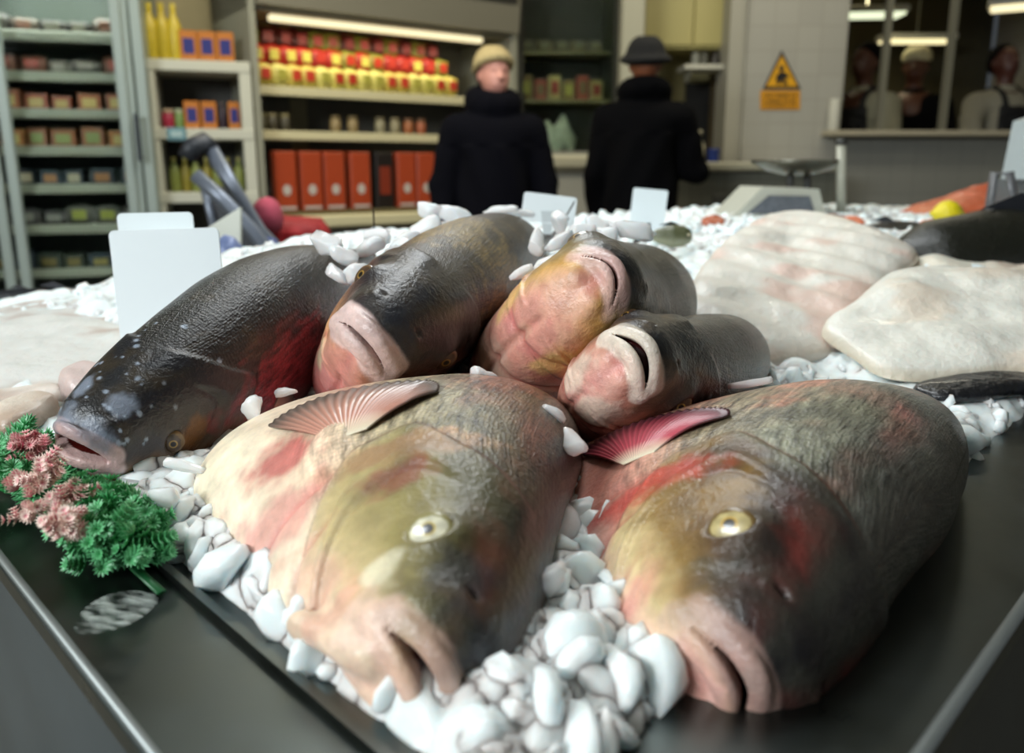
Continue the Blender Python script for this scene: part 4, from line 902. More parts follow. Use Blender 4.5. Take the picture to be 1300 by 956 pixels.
# ------------------------------------------------------------------ people
def clothm(c):
    m_ = mat('cloth_' + c, c, .95, bump=.2, bscale=60); m_.node_tree.nodes['Principled BSDF'].inputs['Specular IOR Level'].default_value = .08; return m_
def person(name, label, loc, rz, height, skin='a06a50', coat='0b0b10', coat_long=.55, sleeve=None, hat=None, hair='1a1512', trousers='14141a', apron=None, arms=((.30, -.02, .95), (.34, -.05, .80)), armsL=None, head_turn=0., head_pitch=0., bulk=1., collar=0., cz=0.):
    k = height / 1.75; vox = .010
    xs = np.arange(-.46, .46, vox); ys = np.arange(-.42, .30, vox); zs = np.arange(-.01, 1.80, vox)
    X, Y, Z = [q.astype(np.float32) for q in np.meshgrid(xs, ys, zs, indexing='ij')]
    f = sd_cap(X, Y, Z, (0, 0, .98), (0, .01, 1.30), .145, .155)
    f = smin(f, sd_ell(X, Y, Z, (0, 0, 1.38), (.20, .11, .10)), .06)
    f = smin(f, sd_cap(X, Y, Z, (0, .01, 1.40), (0, -.01, 1.56), .058, .052), .04)
    # head: skull, jaw, nose, ears, brow
    g = sd_ell(X, Y, Z, (0, -.005, 1.655), (.076, .096, .105))
    g = smin(g, sd_ell(X, Y, Z, (0, -.045, 1.60), (.055, .055, .062)), .03)
    g = smin(g, sd_cap(X, Y, Z, (0, -.098, 1.655), (0, -.118, 1.625), .009, .014), .012)
    g = smin(g, sd_cap(X, Y, Z, (-.03, -.088, 1.672), (.03, -.088, 1.672), .010), .012)
    g = smin(g, sd_cap(X, Y, Z, (-.022, -.098, 1.592), (.022, -.098, 1.592), .008), .008)
    for sx in (-1, 1):
        g = smax(g, -sd_ell(X, Y, Z, (sx * .032, -.098, 1.652), (.015, .012, .009)), .008)
        g = smin(g, sd_ell(X, Y, Z, (sx * .078, .0, 1.64), (.010, .018, .030)), .006)
    f = smin(f, g, .02)
    R = arms; L = armsL or tuple((-p[0], p[1], p[2]) for p in arms)
    def hand(fld, el, wr, sx):
        el, wr = np.array(el), np.array(wr); d = wr - el; d /= np.linalg.norm(d)
        side = np.cross(d, (0, -1, 0)); side /= np.linalg.norm(side) + 1e-9; nrm = np.cross(side, d)
        pc = wr + d * .05; fld = smin(fld, sd_cap(X, Y, Z, wr, wr + d * .07, .030, .034), .02)
        for i, q in enumerate((-.028, -.010, .009, .027)):
            a = wr + d * .085 + side * q; ln = (.055, .068, .063, .046)[i]; b = a + d * ln * .55; c = b + d * ln * .42 - nrm * .022
            fld = smin(fld, np.minimum(sd_cap(X, Y, Z, a, b, .0105, .0098), sd_cap(X, Y, Z, b, c, .0098, .0085)), .006)
        a = wr + d * .02 - side * .03; b = a + d * .035 - side * .022; c = b + d * .03 - nrm * .01
        return smin(fld, np.minimum(sd_cap(X, Y, Z, a, b, .013, .011), sd_cap(X, Y, Z, b, c, .011, .009)), .008)
    for sx, A in ((1, R), (-1, L)):
        f = smin(f, sd_cap(X, Y, Z, (sx * .18, 0, 1.38), A[0], .052, .042), .03); f = smin(f, sd_cap(X, Y, Z, A[0], A[1], .042, .028), .015)
        f = hand(f, A[0], A[1], sx)
        f = smin(f, sd_cap(X, Y, Z, (sx * .09, 0, .94), (sx * .10, -.01, .50), .088, .058), .04)
        f = smin(f, sd_cap(X, Y, Z, (sx * .10, -.01, .50), (sx * .10, .02, .09), .058, .04), .02)
        f = smin(f, sd_cap(X, Y, Z, (sx * .10, .03, .045), (sx * .11, -.14, .035), .042, .034), .02)
    def fin_(fld, name_, m, parent, root=False):
        V, Q = surfnet(fld, xs, ys, zs)
        ct, st = math.cos(head_turn), math.sin(head_turn); q = sstep(V[:, 2], 1.48, 1.58)
        Vr = V.copy(); cp, sp_ = math.cos(head_pitch), math.sin(head_pitch)
        y1 = V[:, 1] * cp - (V[:, 2] - 1.5) * sp_; z1 = 1.5 + V[:, 1] * sp_ + (V[:, 2] - 1.5) * cp
        Vr[:, 0] = V[:, 0] * ct - y1 * st; Vr[:, 1] = V[:, 0] * st + y1 * ct; Vr[:, 2] = z1
        V = V * (1 - q[:, None]) + Vr * q[:, None]
        V = V * k; c, s_ = math.cos(rz), math.sin(rz)
        V = np.stack([V[:, 0] * c - V[:, 1] * s_, V[:, 0] * s_ + V[:, 1] * c, V[:, 2]], 1) + np.array(loc)
        return obj(name_, V, Q, m, parent, origin=None if parent is not None else loc)
    t = mat('skin_' + skin, skin, .5, var=.06, vscale=20)
    o = fin_(f, 'person', t, None); tag(o, label, 'person')
    # clothes follow the body, a little outside it
    tro = np.maximum(f - .014, np.maximum(Z - 1.02, .10 - Z)); fin_(smax(tro, -tro - .03, .001) if False else tro, 'trousers', mat('cloth_' + trousers, trousers, .8), o)
    fin_(np.maximum(f - .012, Z - .115), 'shoes', mat('shoe_black', '0c0c0c', .4), o)
    c_ = sd_cap(X, Y, Z, (0, 0, coat_long + .05), (0, .01, 1.22), .20 * bulk, .165 * bulk)
    c_ = smin(c_, sd_ell(X, Y, Z, (0, .01, 1.36), (.235 * bulk ** .5, .14 * bulk, .12)), .07)
    c_ = np.maximum(c_, coat_long - Z)
    for sx, A in ((1, R), (-1, L)):
        w_ = np.array(A[1]); e_ = np.array(A[0])
        c_ = smin(c_, sd_cap(X, Y, Z, (sx * .19, 0, 1.37), e_, .078 * bulk ** .5, .066 * bulk ** .5), .035); c_ = smin(c_, sd_cap(X, Y, Z, e_, e_ + (w_ - e_) * .93, .066 * bulk ** .5, .050), .02)
    if collar:
        for i in range(10):
            a0, a1 = [math.pi * 2 * q / 10 for q in (i, i + 1)]; c_ = smin(c_, sd_cap(X, Y, Z, (.085 * math.cos(a0), .085 * math.sin(a0) + .01, 1.475 + cz + .025 * math.sin(a0)), (.085 * math.cos(a1), .085 * math.sin(a1) + .01, 1.475 + cz + .025 * math.sin(a1)), collar), .03)
    c_ = smin(c_, sd_cap(X, Y, Z, (0, .01, 1.40), (0, .0, 1.46), .085, .07), .03)
    c_ = c_ + .006 * np.sin(X * 40 + Z * 18) * (Z < 1.3) 
    co = fin_(c_, 'coat' if not apron else 'shirt', clothm(coat), o)
    if apron:
        a_ = smax(c_ - .012, -(c_ - .002), .002); a_ = np.maximum(a_, np.maximum(Y + .02, np.abs(X) - np.where(Z > 1.12, .12, .21))); a_ = np.maximum(a_, Z - 1.36)
        for sx in (-1, 1): a_ = np.minimum(a_, np.maximum(smax(c_ - .012, -(c_ - .002), .002), np.abs(X - sx * .085) - .02) + np.where(Z > 1.30, 0, .1))
        fin_(a_, 'apron', mat('cloth_' + apron, apron, .7), o)
    # hair
    if hair:
     h_ = sd_ell(X, Y, Z, (0, .014, 1.668), (.090, .104, .112)); h_ = np.maximum(h_, -(Z - 1.60 + (Y < .02) * 0)); h_ = np.maximum(h_, -(Y + .055) - (Z - 1.715) * .9)
    if hair: fin_(h_, 'hair', clothm(hair), o)
    if hat:
        kind, hc = hat; hm = mat('hat_' + hc, hc, .9, bump=.4, bscale=90)
        if kind == 'knit':
            q = sd_ell(X, Y, Z, (0, .01, 1.70), (.100, .115, .100)); q = np.maximum(q, 1.685 - Z - Y * .35); 
            for i in range(14):
                a0, a1 = [math.pi * 2 * t_ / 14 for t_ in (i, i + 1)]; P_ = lambda a: (.086 * math.cos(a), .101 * math.sin(a) + .008, 1.692 - .101 * math.sin(a) * .35)
                q = smin(q, sd_cap(X, Y, Z, P_(a0), P_(a1), .020), .01)
        elif kind == 'brim':
            q = sd_ell(X, Y, Z, (0, .005, 1.70), (.102, .118, .10)); q = np.maximum(q, 1.665 - Z); q = smin(q, sd_ell(X, Y, Z, (0, .005, 1.672), (.138, .152, .032)), .025)
        else:
            q = sd_ell(X, Y, Z, (0, .01, 1.715), (.100, .112, .085)); q = np.maximum(q, 1.68 - Z)
        fin_(q, 'hat', hm, o)
    return o
yw = 3.9
hgt = P(632, 62, yw)[2]
person('person', 'woman in a bulky black coat and cream knitted hat facing the viewer', (X_at(627, yw), yw, 0), .12, hgt * .985, skin='c88c7c', coat='08080e', coat_long=.50, hat=('knit', 'a8966a'), hair='3c2a1e',
       arms=((.27, -.03, 1.10), (.27, -.10, .90)), bulk=1.2, collar=.062, cz=.04, head_turn=.25)
ym = 4.25; hgt = P(828, 40, ym)[2]
person('person', 'man seen from behind in a long black coat and dark brimmed hat', (X_at(815, ym), ym, 0), math.pi - .25, hgt * .965, skin='8a5236', coat='060608', coat_long=.38, hat=('brim', '0a0a0c'), hair=None,
       arms=((.25, .0, 1.08), (.25, -.05, .84)), armsL=((-.28, -.03, 1.10), (-.17, -.30, 1.13)), bulk=1.12, collar=.055, cz=.035, head_turn=.1, head_pitch=-.12)
yk = 6.2
person('person', 'kitchen worker at the right in a white shirt and black apron, bent over the hatch', (X_at(1262, yk), yk, .0), .15, P(1272, 58, yk)[2] * 1.0, skin='4a241a', coat='8f8b7c', coat_long=.85, apron='0a0a0c', hair='0c0a0a',
       arms=((.33, -.14, 1.14), (.22, -.36, 1.02)), bulk=1.05, head_pitch=-.2)
person('person', 'kitchen worker in a white coat half hidden behind the hatch jamb', (X_at(1088, 6.15), 6.15, .0), -1.0, P(1085, 58, 6.1)[2], skin='4a2a1c', coat='8d8a76', coat_long=.6, apron='101012', hair='0c0a0a',
       arms=((.30, -.12, 1.12), (.25, -.34, 1.05)))
person('person', 'kitchen worker in a white cap and dark clothes behind the hatch glass', (X_at(1150, 6.8), 6.8, .0), -.5, P(1150, 66, 6.8)[2], skin='5a3422', coat='0f0f0f', coat_long=.6, hat=('cap', 'cfc49a'), hair='0c0a0a')
# ------------------------------------------------------------------ fillets, whole fish and small things on the ice
FLESH = NT('pale_flesh'); _a = FLESH.new('ShaderNodeAttribute', attribute_name='Col'); FLESH.link(_a.outputs['Color'], FLESH.b.inputs['Base Color'])
setp(FLESH.b, Roughness=.42); FLESH.b.inputs['Subsurface Weight'].default_value = .3; FLESH.b.inputs['Subsurface Radius'].default_value = (.02, .012, .01); FLESH.b.inputs['Subsurface Scale'].default_value = .5; FLESH.b.inputs['Coat Weight'].default_value = .12
_tc = FLESH.new('ShaderNodeTexCoord'); _n = FLESH.new('ShaderNodeTexNoise', Scale=110., Detail=5.); FLESH.link(_tc.outputs['Object'], _n.inputs['Vector']); _b = FLESH.new('ShaderNodeBump', Strength=.4, Distance=.006); FLESH.link(_n.outputs['Fac'], _b.inputs['Height']); FLESH.link(_b.outputs['Normal'], FLESH.b.inputs['Normal'])
FLESH = FLESH.m
def fillet(name, label, cat, poly, base, edge, blush, th=.03, ribs=(0, 60, .0), zoff=.0, group=None, bumps=(), parent=None, m=None, seed=1, edgew=.12):
    "poly: pixel outline (px,py,Y) of a piece of flesh lying on the ice; closed pillow with ribs"
    pts = np.array([P(*q) for q in poly]); c = pts.mean(0); n = len(pts); NA, NR = 160, 40
    ang = np.linspace(0, n, NA, endpoint=False); i0 = ang.astype(int) % n; fr = (ang - ang.astype(int))[:, None]
    def cr(p0, p1, p2, p3, t): return .5 * ((2 * p1) + (-p0 + p2) * t + (2 * p0 - 5 * p1 + 4 * p2 - p3) * t ** 2 + (-p0 + 3 * p1 - 3 * p2 + p3) * t ** 3)
    rim = cr(pts[i0 - 1], pts[i0], pts[(i0 + 1) % n], pts[(i0 + 2) % n], fr)
    VT, CT = [], []
    for lay in (1, -1):
        for r in np.linspace(0, 1, NR):
            rr = r if lay == 1 else 1 - r
            q = c + (rim - c) * rr
            q = q.copy(); pr = (1 - rr ** 6) ** .5
            wob = (fbm(np.stack([q[:, 0] * 14, q[:, 1] * 14, 0 * q[:, 0] + seed], 1), seed) - .5)
            if lay == 1:
                d = ribs[0]; u = q[:, 0] * math.cos(d) + q[:, 1] * math.sin(d)
                z = th * pr * (1 + .7 * wob) + ribs[2] * np.sin(u * ribs[1] + 4 * wob) * pr
                for bx, by, bY, br, bh in bumps:
                    b = P(bx, by, bY); z = z + bh * np.exp(-(((q[:, 0] - b[0]) ** 2 + (q[:, 1] - b[1]) ** 2) / br ** 2))
                rb = .5 + .5 * np.sin(u * ribs[1] + 4 * wob)
            else: z = -th * .35 * pr; rb = 0 * wob + .5
            q[:, 2] += z + zoff; VT.append(q)
            n1 = fbm(np.stack([q[:, 0] * 20, q[:, 1] * 20, 0 * q[:, 0]], 1), seed + 5)[:, None]; n2 = sstep(fbm(np.stack([q[:, 0] * 9, q[:, 1] * 16, 0 * q[:, 0]], 1), seed + 9), .52, .72)[:, None]
            col = hexc(base) * (.92 + .16 * n1) * (1 - .05 * rb[:, None]); col = col * (1 - .55 * n2) + hexc(blush) * .55 * n2
            e = sstep(rr, 1 - edgew, 1.0); col = col * (1 - e * .7) + hexc(edge) * e * .7; CT.append(col)
    V = np.concatenate(VT); C = np.concatenate(CT); R_ = 2 * NR
    Fc = np.array([(i * NA + k, i * NA + (k + 1) % NA, (i + 1) * NA + (k + 1) % NA, (i + 1) * NA + k) for i in range(R_ - 1) for k in range(NA)])
    if np.cross(rim[1] - rim[0], c - rim[0])[2] < 0: Fc = Fc[:, ::-1]
    o = obj(name, V, Fc, m or FLESH, parent); setcol(o, C)
    if label: tag(o, label, cat, group)
    return o
# right-hand skate wings
fillet('skate_wing', 'large pale skate wing behind the two small carp, its ridges fanning towards the back', 'fish fillet',
       [(988, 280, 1.72), (1050, 287, 1.66), (1110, 305, 1.55), (1165, 335, 1.42), (1130, 372, 1.28), (1095, 415, 1.14), (1065, 458, 1.04), (1000, 478, .99), (935, 475, .98), (880, 440, 1.03), (868, 395, 1.15), (900, 340, 1.34), (940, 305, 1.52)],
       'dad6cc', 'ccbcaa', 'd4a898', th=.024, ribs=(.9, 75, .0035), zoff=.014, seed=2)
fillet('skate_wing', 'cream skate wing at the right with a round bulge and pink notch, dark skin beneath', 'fish fillet',
       [(1040, 440, 1.06), (1085, 408, 1.14), (1130, 368, 1.24), (1190, 362, 1.28), (1250, 375, 1.24), (1320, 362, 1.3), (1420, 370, 1.3), (1430, 440, 1.05), (1350, 497, .93), (1270, 500, .92), (1190, 506, .91), (1120, 500, .92), (1085, 478, .97)],
       'dedcd2', 'c4b498', 'd8c4ae', th=.026, ribs=(1.4, 60, .002), bumps=((1140, 410, 1.12, .055, .018), (1290, 400, 1.15, .09, .02)), zoff=.02, seed=7, edgew=.06)
fillet('skate_wing', 'thin pale flap of fish leaning over the ice between the dark fish and skate', 'fish fillet',
       [(1150, 345, 1.42), (1200, 338, 1.46), (1260, 345, 1.46), (1300, 350, 1.45), (1380, 345, 1.5), (1380, 385, 1.34), (1260, 385, 1.3), (1180, 372, 1.32)], 'e2dccc', 'd0c4b0', 'd6b8a4', th=.02, ribs=(0, 60, .003), zoff=.01, seed=12)
SKD = mat('dark_skate_skin', '15161a', .35, bump=.5, bscale=120, coat=.3)
fillet('skate_skin', 'dark underside flap of skate curling out below the cream wing', 'fish skin', [(1160, 492, .905), (1230, 482, .93), (1330, 478, .94), (1420, 470, .96), (1400, 500, .88), (1300, 500, .88), (1240, 508, .865), (1190, 508, .865)], '15161a', '15161a', '1a1a20', th=.012, m=SKD, seed=3)
# left-hand flat fish
fillet('skate_wing', 'broad white flatfish belly with brownish veins at the left below the big card', 'fish fillet',
       [(-60, 470, 1.0), (-20, 425, 1.12), (50, 405, 1.2), (120, 412, 1.17), (190, 432, 1.08), (235, 440, 1.05), (200, 462, .99), (150, 490, .92), (110, 505, .89), (40, 500, .9), (-50, 510, .88)],
       'd6d5d0', 'b8a494', '9a7058', th=.022, ribs=(.3, 40, .0015), seed=5)
fillet('skate_wing', 'second white flatfish laid behind the first at the left edge', 'fish fillet',
       [(-70, 440, 1.12), (-10, 402, 1.25), (60, 385, 1.33), (150, 395, 1.28), (190, 412, 1.22), (120, 422, 1.15), (30, 440, 1.1), (-40, 460, 1.06)], 'd2d2ce', 'b8a698', 'a07c6a', th=.018, seed=6, zoff=.0)
fillet('squid_tube', 'greyish pink squid piece with a rounded end beside the open-mouthed carp', 'squid',
       [(75, 492, .87), (100, 480, .88), (130, 482, .87), (140, 498, .85), (120, 512, .83), (85, 510, .83)], 'cdbab4', '9a8480', 'b08a86', th=.03, seed=8)
fillet('squid_tentacle', 'pale brown edged squid strip lying along the left edge', 'squid', [(-30, 508, .86), (30, 502, .87), (75, 500, .87), (85, 510, .85), (40, 518, .84), (-20, 528, .82)], 'dcd2c8', '9a8474', '9a7a68', th=.016, seed=13)
fillet('squid_tentacle', 'lumpy cream squid arm just above the garnish at the left', 'squid', [(-10, 530, .79), (40, 512, .83), (75, 516, .82), (60, 532, .80), (30, 545, .77), (0, 552, .76)], 'dacdbe', '9c846c', '8e6a50', th=.02, seed=14)
def simple_fish(label, pts, r, c_top, c_bot, flat=.8, tail=True, group=None, m=None):
    "small whole fish: tapering body, eye, tail and back fin; pts run from the snout to the tail"
    pts = [np.array(p) for p in pts]; n = 40; t = np.linspace(0, 1, n); seg = np.linspace(0, 1, len(pts))
    cl = np.stack([gsm(np.interp(t, seg, [p[i] for p in pts]), 3) for i in range(3)], 1)
    prof = np.interp(t, [0, .05, .2, .45, .75, .9, 1], [.25, .55, .9, 1., .62, .3, .22]) * r; V = []; C = []; K = 28
    T_ = np.gradient(cl, axis=0); T_ /= np.linalg.norm(T_, axis=1)[:, None]
    for i in range(n):
        s_ = np.cross(T_[i], (0, 0, 1)); s_ /= np.linalg.norm(s_); u_ = np.cross(s_, T_[i])
        for k in range(K):
            a = 2 * math.pi * k / K; V.append(cl[i] + prof[i] * (s_ * math.cos(a) * flat + u_ * math.sin(a))); q = sstep(math.sin(a), -.5, .15); C.append(hexc(c_bot) * (1 - q) + hexc(c_top) * q)
    V = np.array(V); Fc = [(i * K + k, i * K + (k + 1) % K, (i + 1) * K + (k + 1) % K, (i + 1) * K + k) for i in range(n - 1) for k in range(K)] + [tuple(range(K))[::-1], tuple((n - 1) * K + k for k in range(K))]
    e = empty('whole_fish', cl[n // 2] - (0, 0, r), label, 'fish', group)
    o = obj('body', V, Fc, m or FLESH, e); setcol(o, np.array(C))
    d = cl[-1] - cl[-3]; d /= np.linalg.norm(d); up = np.array([0, 0, 1.]); a = cl[-1] - d * .005; s_ = np.cross(d, up) * .002
    if tail: MB().prism([a - up * r * .2, a + d * r * 1.6 - up * r * .9, a + d * r * 1.1, a + d * r * 1.6 + up * r * .9, a + up * r * .2], s_).build('tail_fin', mat('dark_fin', '22242a', .5), e)
    i = n // 2; a = cl[i] + up * r * .92; MB().prism([a - d * r, a + up * r * .35 - d * r * .2, a + d * r * .9], s_).build('dorsal_fin', mat('dark_fin', '22242a', .5), e)
    for sx in (-1, 1):
        q = np.cross(T_[4], up); q /= np.linalg.norm(q); MB().ell(cl[5] + q * sx * prof[5] * flat * .93 + up * prof[5] * .25, (r * .14,) * 3).build('eye', mat('small_fish_eye', 'b8b090', .1, coat=1.), e, smooth=True)
    return e
simple_fish('dark fish lying across the back of the ice at the left edge', [P(-60, 415, 1.42), P(0, 402, 1.45), P(70, 386, 1.5), P(150, 378, 1.55), P(215, 388, 1.55)], .034, '14181f', '2a303a')
simple_fish('second dark fish farther back at the left edge, mostly under ice', [P(-80, 392, 1.62), P(-10, 385, 1.65), P(60, 376, 1.68), P(130, 380, 1.68)], .025, '14181f', '2a303a')
simple_fish('big black and olive fish at the right beyond the skate wings', [P(1125, 345, 1.50), P(1190, 336, 1.50), P(1290, 325, 1.52), P(1400, 320, 1.56), P(1520, 325, 1.58)], .094, '15160f', '2c3040', flat=1.)
simple_fish('dark fish behind the front one at the right edge', [P(1190, 300, 1.95), P(1260, 290, 1.95), P(1360, 285, 1.98)], .05, '181a18', '30302a')
simple_fish('grey fish with its tail towards the lemon, at the back of the ice', [P(1185, 300, 1.9), P(1140, 300, 1.85), P(1100, 302, 1.8), P(1050, 296, 1.9)], .038, '4a4640', '9a9284')
simple_fish('small olive fish half sunk in ice just behind the slit-mouthed carp', [P(880, 300, 1.5), P(850, 300, 1.5), P(820, 299, 1.5)], .022, '55583c', '8a8a70')
# salmon and other far things
for lb, poly, cA, cB in [('long orange salmon side rising at the far right behind the lemon', [(1140, 272, 2.5), (1180, 258, 2.55), (1240, 240, 2.6), (1310, 226, 2.65), (1330, 262, 2.4), (1250, 276, 2.3), (1180, 279, 2.3)], 'c4552a', 'a8401c'),
                          ('orange salmon piece between the lemon and the big dark fish', [(1165, 288, 1.95), (1190, 284, 2.0), (1215, 292, 1.95), (1208, 306, 1.82), (1185, 316, 1.74), (1168, 304, 1.82)], 'cf5a2c', 'b84a20'),
                          ('small orange fish piece at the centre back near the white card', [(890, 284, 2.0), (905, 280, 2.0), (920, 284, 2.0), (918, 291, 1.95), (895, 291, 1.95)], 'a8502c', '8a3c20'),
                          ('reddish brown fillet behind the skate at the back of the ice', [(1010, 280, 2.05), (1040, 277, 2.1), (1075, 280, 2.1), (1070, 288, 2.0), (1020, 288, 2.0)], '7c3c24', '60301c'),
                          ('salmon strip between the grey fish and the back of the ice', [(1058, 286, 2.0), (1085, 282, 2.0), (1100, 288, 1.95), (1090, 296, 1.9), (1062, 295, 1.9)], 'c86038', 'a84a28')]:
    fillet('salmon_fillet', lb, 'fish fillet', poly, cA, cB, 'd98a60', th=.02, ribs=(.6, 90, .001), seed=31)
for lb, px, py, Y, r in [('bright yellow lemon on the ice beside the salmon', 1203, 271, 1.75, .029), ('yellow lemon poking up behind the skate wing ridge', 988, 284, 2.0, .024)]:
    e = empty('lemon', P(px, py, Y) - (0, 0, r), lb, 'lemon'); c = P(px, py, Y)
    m = MB(); prof = [(0.001, -1.32), (.14, -1.28), (.22, -1.12), (.55, -.86), (.88, -.45), (1, 0), (.88, .45), (.55, .86), (.2, 1.12), (.12, 1.24), (.001, 1.27)]
    V = []; K = 24
    for a, z in prof:
        for k in range(K): q = 2 * math.pi * k / K; V.append(c + r * np.array([z, a * math.cos(q), a * math.sin(q)]))
    m.add(V, [(i * K + k, i * K + (k + 1) % K, (i + 1) * K + (k + 1) % K, (i + 1) * K + k) for i in range(len(prof) - 1) for k in range(K)]); m.build('fruit', mat('lemon_peel', 'dcc818', .4, bump=.3, bscale=200), e, smooth=True)
    MB().ell(c + (r * 1.27, 0, 0), (r * .05, r * .1, r * .1)).build('stem_end', mat('lemon_stem', '8a8a30', .6), e)

# price cards on spikes
CARD = mat('white_card', 'e4ecee', .35, coat=.2); CARD2 = mat('card_spike', 'c8d0d2', .3)
def card(label, px0, py0, px1, py1, Y, tilt=0., lean=.0, th=.003, rad=.08, yaw=0.):
    a, b = P(px0, (py0 + py1) / 2, Y), P(px1, (py0 + py1) / 2, Y); w = b[0] - a[0]; h = P(px0, py0, Y)[2] - P(px0, py1, Y)[2]; c = (a + b) / 2; c[2] = (P(px0, py0, Y)[2] + P(px0, py1, Y)[2]) / 2
    r = w * rad; pl = []
    for sx, sz, a0 in ((1, 1, 0), (-1, 1, 90), (-1, -1, 180), (1, -1, 270)):
        for k in range(6): q = math.radians(a0 + 18 * k); pl.append((sx * (w / 2 - r) + r * math.cos(q), 0, sz * (h / 2 - r) + r * math.sin(q)))
    pl = np.array(pl); ct, st = math.cos(tilt), math.sin(tilt); pl = np.stack([pl[:, 0] * ct - pl[:, 2] * st, pl[:, 1], pl[:, 0] * st + pl[:, 2] * ct], 1)
    cl, sl = math.cos(lean), math.sin(lean); pl = np.stack([pl[:, 0], pl[:, 2] * sl, pl[:, 2] * cl], 1); cy, sy = math.cos(yaw), math.sin(yaw); pl = np.stack([pl[:, 0] * cy - pl[:, 1] * sy, pl[:, 0] * sy + pl[:, 1] * cy, pl[:, 2]], 1) + c
    e = empty('price_card', (c[0], c[1], pl[:, 2].min() - .05), label, 'price card')
    MB().prism(list(pl), (0, th, 0)).build('card', CARD, e)
    dn = pl[12:18].mean(0) * .5 + pl[18:24].mean(0) * .5; MB().prism([dn + (-.012, 0, .02), dn + (.012, 0, .02), dn + (.004, 0, -.055), dn + (-.004, 0, -.055)], (0, th, 0)).build('spike', CARD2, e)
    return e
card('large blank white price card standing at the left behind the dark carp', 145, 291, 283, 431, .98, tilt=.03, lean=.05, rad=.05)
card('white card whose top shows just behind the large blank card', 151, 270, 247, 330, 1.03, tilt=.02, rad=.07)
card('small white card just above the back of the middle carp', 663, 247, 731, 284, 1.42, tilt=-.12, lean=.1, rad=.06)
card('upright narrow white card in front of the man in black', 801, 240, 845, 296, 1.75, tilt=-.09, rad=.06)
# leaning white board and blue bag by the pushchair
p = [P(305, 263, 1.75), P(305, 345, 1.75), P(262, 345, 1.75), P(262, 290, 1.75)]
o = MB().prism(p, (0, .012, 0)).build('leaning_board', mat('board_white', 'ced0c4', .5)); tag(o, 'white board with a slanted top edge right of the large price card', 'board')
V, Fc = chunk(np.random.default_rng(8), 1., ico(3), 2.4, (.035, .04, .06)); V = V * (1 + .3 * (fbm(V * 50, 3)[:, None] - .5))
o = obj('blue_bag', V + P(292, 330, 1.68), Fc, mat('blue_white_bag', '6a78a0', .4, var=.5, vscale=30)); tag(o, 'small blue and white crumpled bag by the slanted white board', 'bag')
# folded pushchair / trolley frame
tr = empty('shopping_trolley', (X_at(300, 2.6), 2.6, 0), 'grey tubed folding trolley leaning at the left behind the counter', 'trolley')
GM = mat('grey_tube', '6f7682', .35, metal=.4); DM = mat('dark_tube', '23262c', .5)
q = lambda x, y, d=0: P(x, y, 2.5 + d)
MB().tube([q(268, 190), q(300, 245), q(330, 295), q(380, 345), q(420, 420, .1)], .024, 10).build('frame_tube', GM, tr, smooth=True)
MB().tube([q(248, 222, -.1), q(285, 255, -.1), q(320, 292, -.1), q(365, 350, -.1), q(400, 420, 0)], .022, 10).build('frame_tube', GM, tr, smooth=True)
MB().tube([q(256, 225), q(270, 280), q(285, 350), q(300, 440)], .014, 10).build('frame_tube', GM, tr, smooth=True)
MB().tube([q(238, 200, -.05), q(243, 188, -.05), q(258, 180, 0), q(268, 190)], .030, 10).build('handle', DM, tr, smooth=True)
MB().prism([q(262, 232), q(285, 242), q(330, 300), q(350, 350), q(318, 360), q(285, 300)], (0, .05, 0)).build('fabric_panel', DM, tr)
MB().prism([q(330, 300, -.05), q(345, 305, -.05), q(372, 340, -.05), q(350, 345, -.05)], (0, .04, 0)).build('strap', mat('blue_strap', '4a5f96', .6), tr)
for sx in (-1, 1): MB().lathe(np.array([X_at(410, 2.6) + .1 * sx, 2.6, .0]), [(.02, 0), (.06, .01), (.06, .05), (.02, .06)], 16).build('wheel', DM, tr)
m = MB(); m.tube([np.array([X_at(410, 2.6), 2.6, .04]), q(410, 400, .1)], .02, 8); m.build('frame_tube', GM, tr)
V, Fc = chunk(np.random.default_rng(9), 1., ico(4), 2.2, (.17, .12, .11)); V = V * (1 + .35 * (fbm(V * 16, 3)[:, None] - .5))
e = obj('red_bag', V + P(365, 308, 2.75), Fc, mat('red_cloth', '9a0e14', .7, var=.5, vscale=9)); tag(e, 'crumpled deep red cloth bag behind the dark carp by the trolley', 'bag')
V, Fc = chunk(np.random.default_rng(10), 1., ico(3), 2.1, (.055, .05, .065)); V = V * (1 + .25 * (fbm(V * 30, 5)[:, None] - .5))
e = obj('woolly_hat', V + P(340, 275, 2.6), Fc, mat('pink_wool', 'b04a5c', .9, var=.3, vscale=30)); tag(e, 'pink woolly hat on top of the red bag', 'hat')

# weighing scales
def prismx(m, pts, d): return m.prism(pts, d)
ys = 2.25; ws = empty('weighing_scale', P(990, 283, ys), 'white weighing scale with a sloped grey display and dark pan at the back', 'scale')
m = MB(); m.prism([P(930, 276, ys), P(968, 238, ys), P(1040, 240, ys), P(1050, 282, ys), P(935, 282, ys)], (0, .22, 0)); m.build('housing', mat('scale_white', 'b4b4a6', .4), ws)
m = MB(); m.prism([P(948, 271, ys), P(976, 248, ys), P(1027, 249, ys), P(1034, 272, ys)], (0, -.006, 0)); m.build('display', mat('scale_display', '60646a', .25, var=.3, vscale=60), ws)
yp = ys + .25; c = P(1012, 212, yp)
m = MB(); m.lathe(c, [(.03, -.025), (.09, -.012), (.135, .012), (.14, .02), (.132, .022), (.09, .006), (.0, .0)], 28); m.build('pan', mat('dark_pan', '6a685e', .3, metal=.8), ws, smooth=True)
for px in (1003, 1025): m = MB(); m.tube([P(px, 222, yp), P(px, 245, yp)], .012, 8); m.build('pan_post', mat('dark_post', '30302c', .5), ws)
e = empty('white_post', P(1068, 275, 2.4) - (0, 0, .02), 'slim white upright post beside the weighing scale', 'post')
